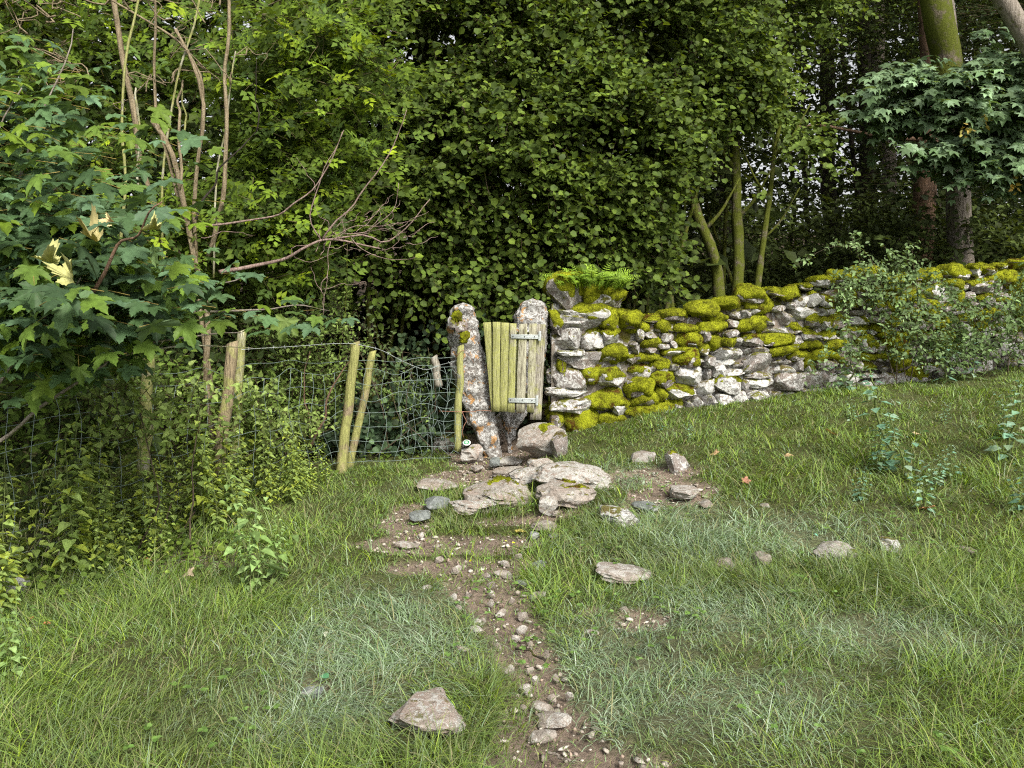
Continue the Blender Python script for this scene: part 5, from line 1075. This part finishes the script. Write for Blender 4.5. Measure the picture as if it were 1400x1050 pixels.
branchy('dead_branch', 'dark bent stem leaning right in front of the elder leaves', [(268, 300, 5.8), (278, 265, 5.8), (300, 232, 5.8), (330, 205, 5.8), (352, 178, 5.8)], [([(350, 180, 5.8), (352, 130, 5.8), (350, 80, 5.8)], .005)], M['barkdark'], r0=.01)
branchy('dead_branch', 'long thin bare twig sweeping low across the sycamore leaves', [(-20, 512, 3.9), (60, 498, 3.9), (110, 505, 3.9), (180, 482, 3.9), (250, 474, 4.1), (345, 476, 4.5)], [([(200, 478, 3.9), (195, 466, 3.9), (190, 455, 3.9)], .003), ([(214, 477, 3.9), (222, 466, 3.9), (226, 460, 3.9)], .003)], pale, r0=.008)
branchy('dead_branch', 'leaning brown stem beside the pair of fence stakes', [(424, 612, 7.3), (440, 570, 7.3), (455, 530, 7.3), (478, 494, 7.3)], [([(424, 600, 7.4), (418, 550, 7.4), (416, 510, 7.4), (424, 480, 7.4)], .01)], M['barkred'], r0=.016)
branchy('climbing_vine', 'thin green bramble vine hanging straight down before the hazels', [(460, 180, 7.3), (470, 260, 7.3), (477, 360, 7.3), (472, 440, 7.3), (462, 500, 7.3)], [([(477, 360, 7.3), (490, 350, 7.3), (498, 352, 7.3)], .003)], M['barkm'], 'vine', r0=.006)
branchy('hazel_rod', 'straight brown hazel rod showing among the leaves above the gate', [(632, 145, 9.0), (645, 185, 9.0), (660, 225, 9.0), (670, 268, 9.0)], [([(668, 240, 9.0), (690, 190, 9.0), (698, 160, 9.0)], .006), ([(665, 215, 9.0), (680, 180, 9.0), (692, 162, 9.0)], .005)], M['bark'], 'branch', r0=.012)
g1, g2 = gnd(705, 890), gnd(745, 908); r_ = [g1 + [0, 0, .012], (g1 + g2) / 2 + [0, .03, .018], g2 + [0, 0, .012]]; V, F = tube(curve(r_, 12, .01, 1), np.linspace(.006, .004, 12), 6); tag(mk('stick', V, F, M['barkdark']), 'dark fallen stick lying across the middle of the path', 'stick')
g1, g2 = gnd(748, 1032), gnd(780, 1046); V, F = tube(curve([g1 + [0, 0, .01], g2 + [0, 0, .015]], 10, .01, 1), np.linspace(.006, .004, 10), 6); tag(mk('stick', V, F, M['barkgrey']), 'short stick in the dirt at the picture bottom', 'stick')
# dry stems at the left fence foot
r = RS(19); t = thing('dead_stalks', 'bleached dead plant stalks leaning at the foot of the fence, far left', 'plant', gnd(60, 790))
for k in range(14):
    b = gnd(r.uniform(20, 110), r.uniform(765, 790)); e = b + [r.uniform(-.25, .25), r.uniform(-.1, .1), r.uniform(.25, .5)]; V, F = tube(curve([b, e], 8, .02, k), np.linspace(.004, .0025, 8), 5); mk('stalk', V, F, M['woodgrey'], t)
# fallen leaves
for i, (px, py, s, c, v, lb) in enumerate([(706, 729, .075, (.55, .47, .12), 0, 'large yellow fallen leaf on the soil in front of the outcrop'), (700, 744, .022, (.55, .6, .02), 1, 'tiny lemon-yellow leaf below the large yellow one'), (645, 768, .02, (.5, .5, .02), 1, 'tiny yellow leaf on the left part of the path'), (690, 742, .018, (.5, .55, .03), 2, 'tiniest yellow leaf beside the lemon one'),
        (1138, 598, .10, (.5, .36, .2), 1, 'curled tan leaf in the meadow under the wall'), (1073, 631, .06, (.5, .36, .2), 2, 'small buff leaf in the middle of the meadow'), (980, 627, .07, (.48, .32, .17), 3, 'buff leaf in grass right of the tilted mossy stone'), (1015, 665, .07, (.42, .2, .14), 1, 'reddish leaf right of the pale end rock'), (1270, 702, .09, (.6, .28, .16), 2, 'orange-pink leaf under the bright teal thistle'),
        (1195, 793, .05, (.6, .45, .1), 0, 'yellow leaf in long grass below the widest meadow rock'), (1250, 600, .06, (.45, .34, .2), 1, 'brown leaf in grass near the far thistles'), (197, 774, .05, (.5, .2, .1), 0, 'round orange leaf at the edge of the nettles'), (256, 792, .06, (.45, .36, .26), 3, 'crumpled pinkish leaf in grass below the nettles'), (45, 858, .05, (.45, .15, .08), 2, 'rusty leaf beside the left edge nettle'), (60, 864, .035, (.45, .15, .08), 1, 'smaller rusty leaf next to the left edge nettle'),
        (450, 940, .05, (.12, .33, .16), 1, 'green fallen leaf beside the small grey stone'), (446, 876, .04, (.45, .47, .36), 3, 'whitish leaf in the silvery grass left of the path'), (1112, 739, .04, (.2, .5, .35), 0, 'tiny mint-green leaf above the widest meadow rock'), (350, 685, .03, (.5, .25, .12), 0, 'small orange leaf behind the lone nettle')]):
    g = gnd(px, py) + [0, 0, .045 if i not in (0, 1, 2, 3) else .012]; A = Acc(); rr = RS(i); tm = TV[v] if s > .055 else T_OVATE; V = tm[0].copy(); V[:, 2] += .5 * V[:, 0] ** 2
    leaves((V, tm[1]), g[None], (rr.normal(size=3) * [1, .6, .1])[None], (rr.normal(size=3) * .25 + [0, -.35, 1])[None], s, np.array([c]), A); o = A.build('fallen_leaf', M['litter']); tag(o, lb, 'leaf')
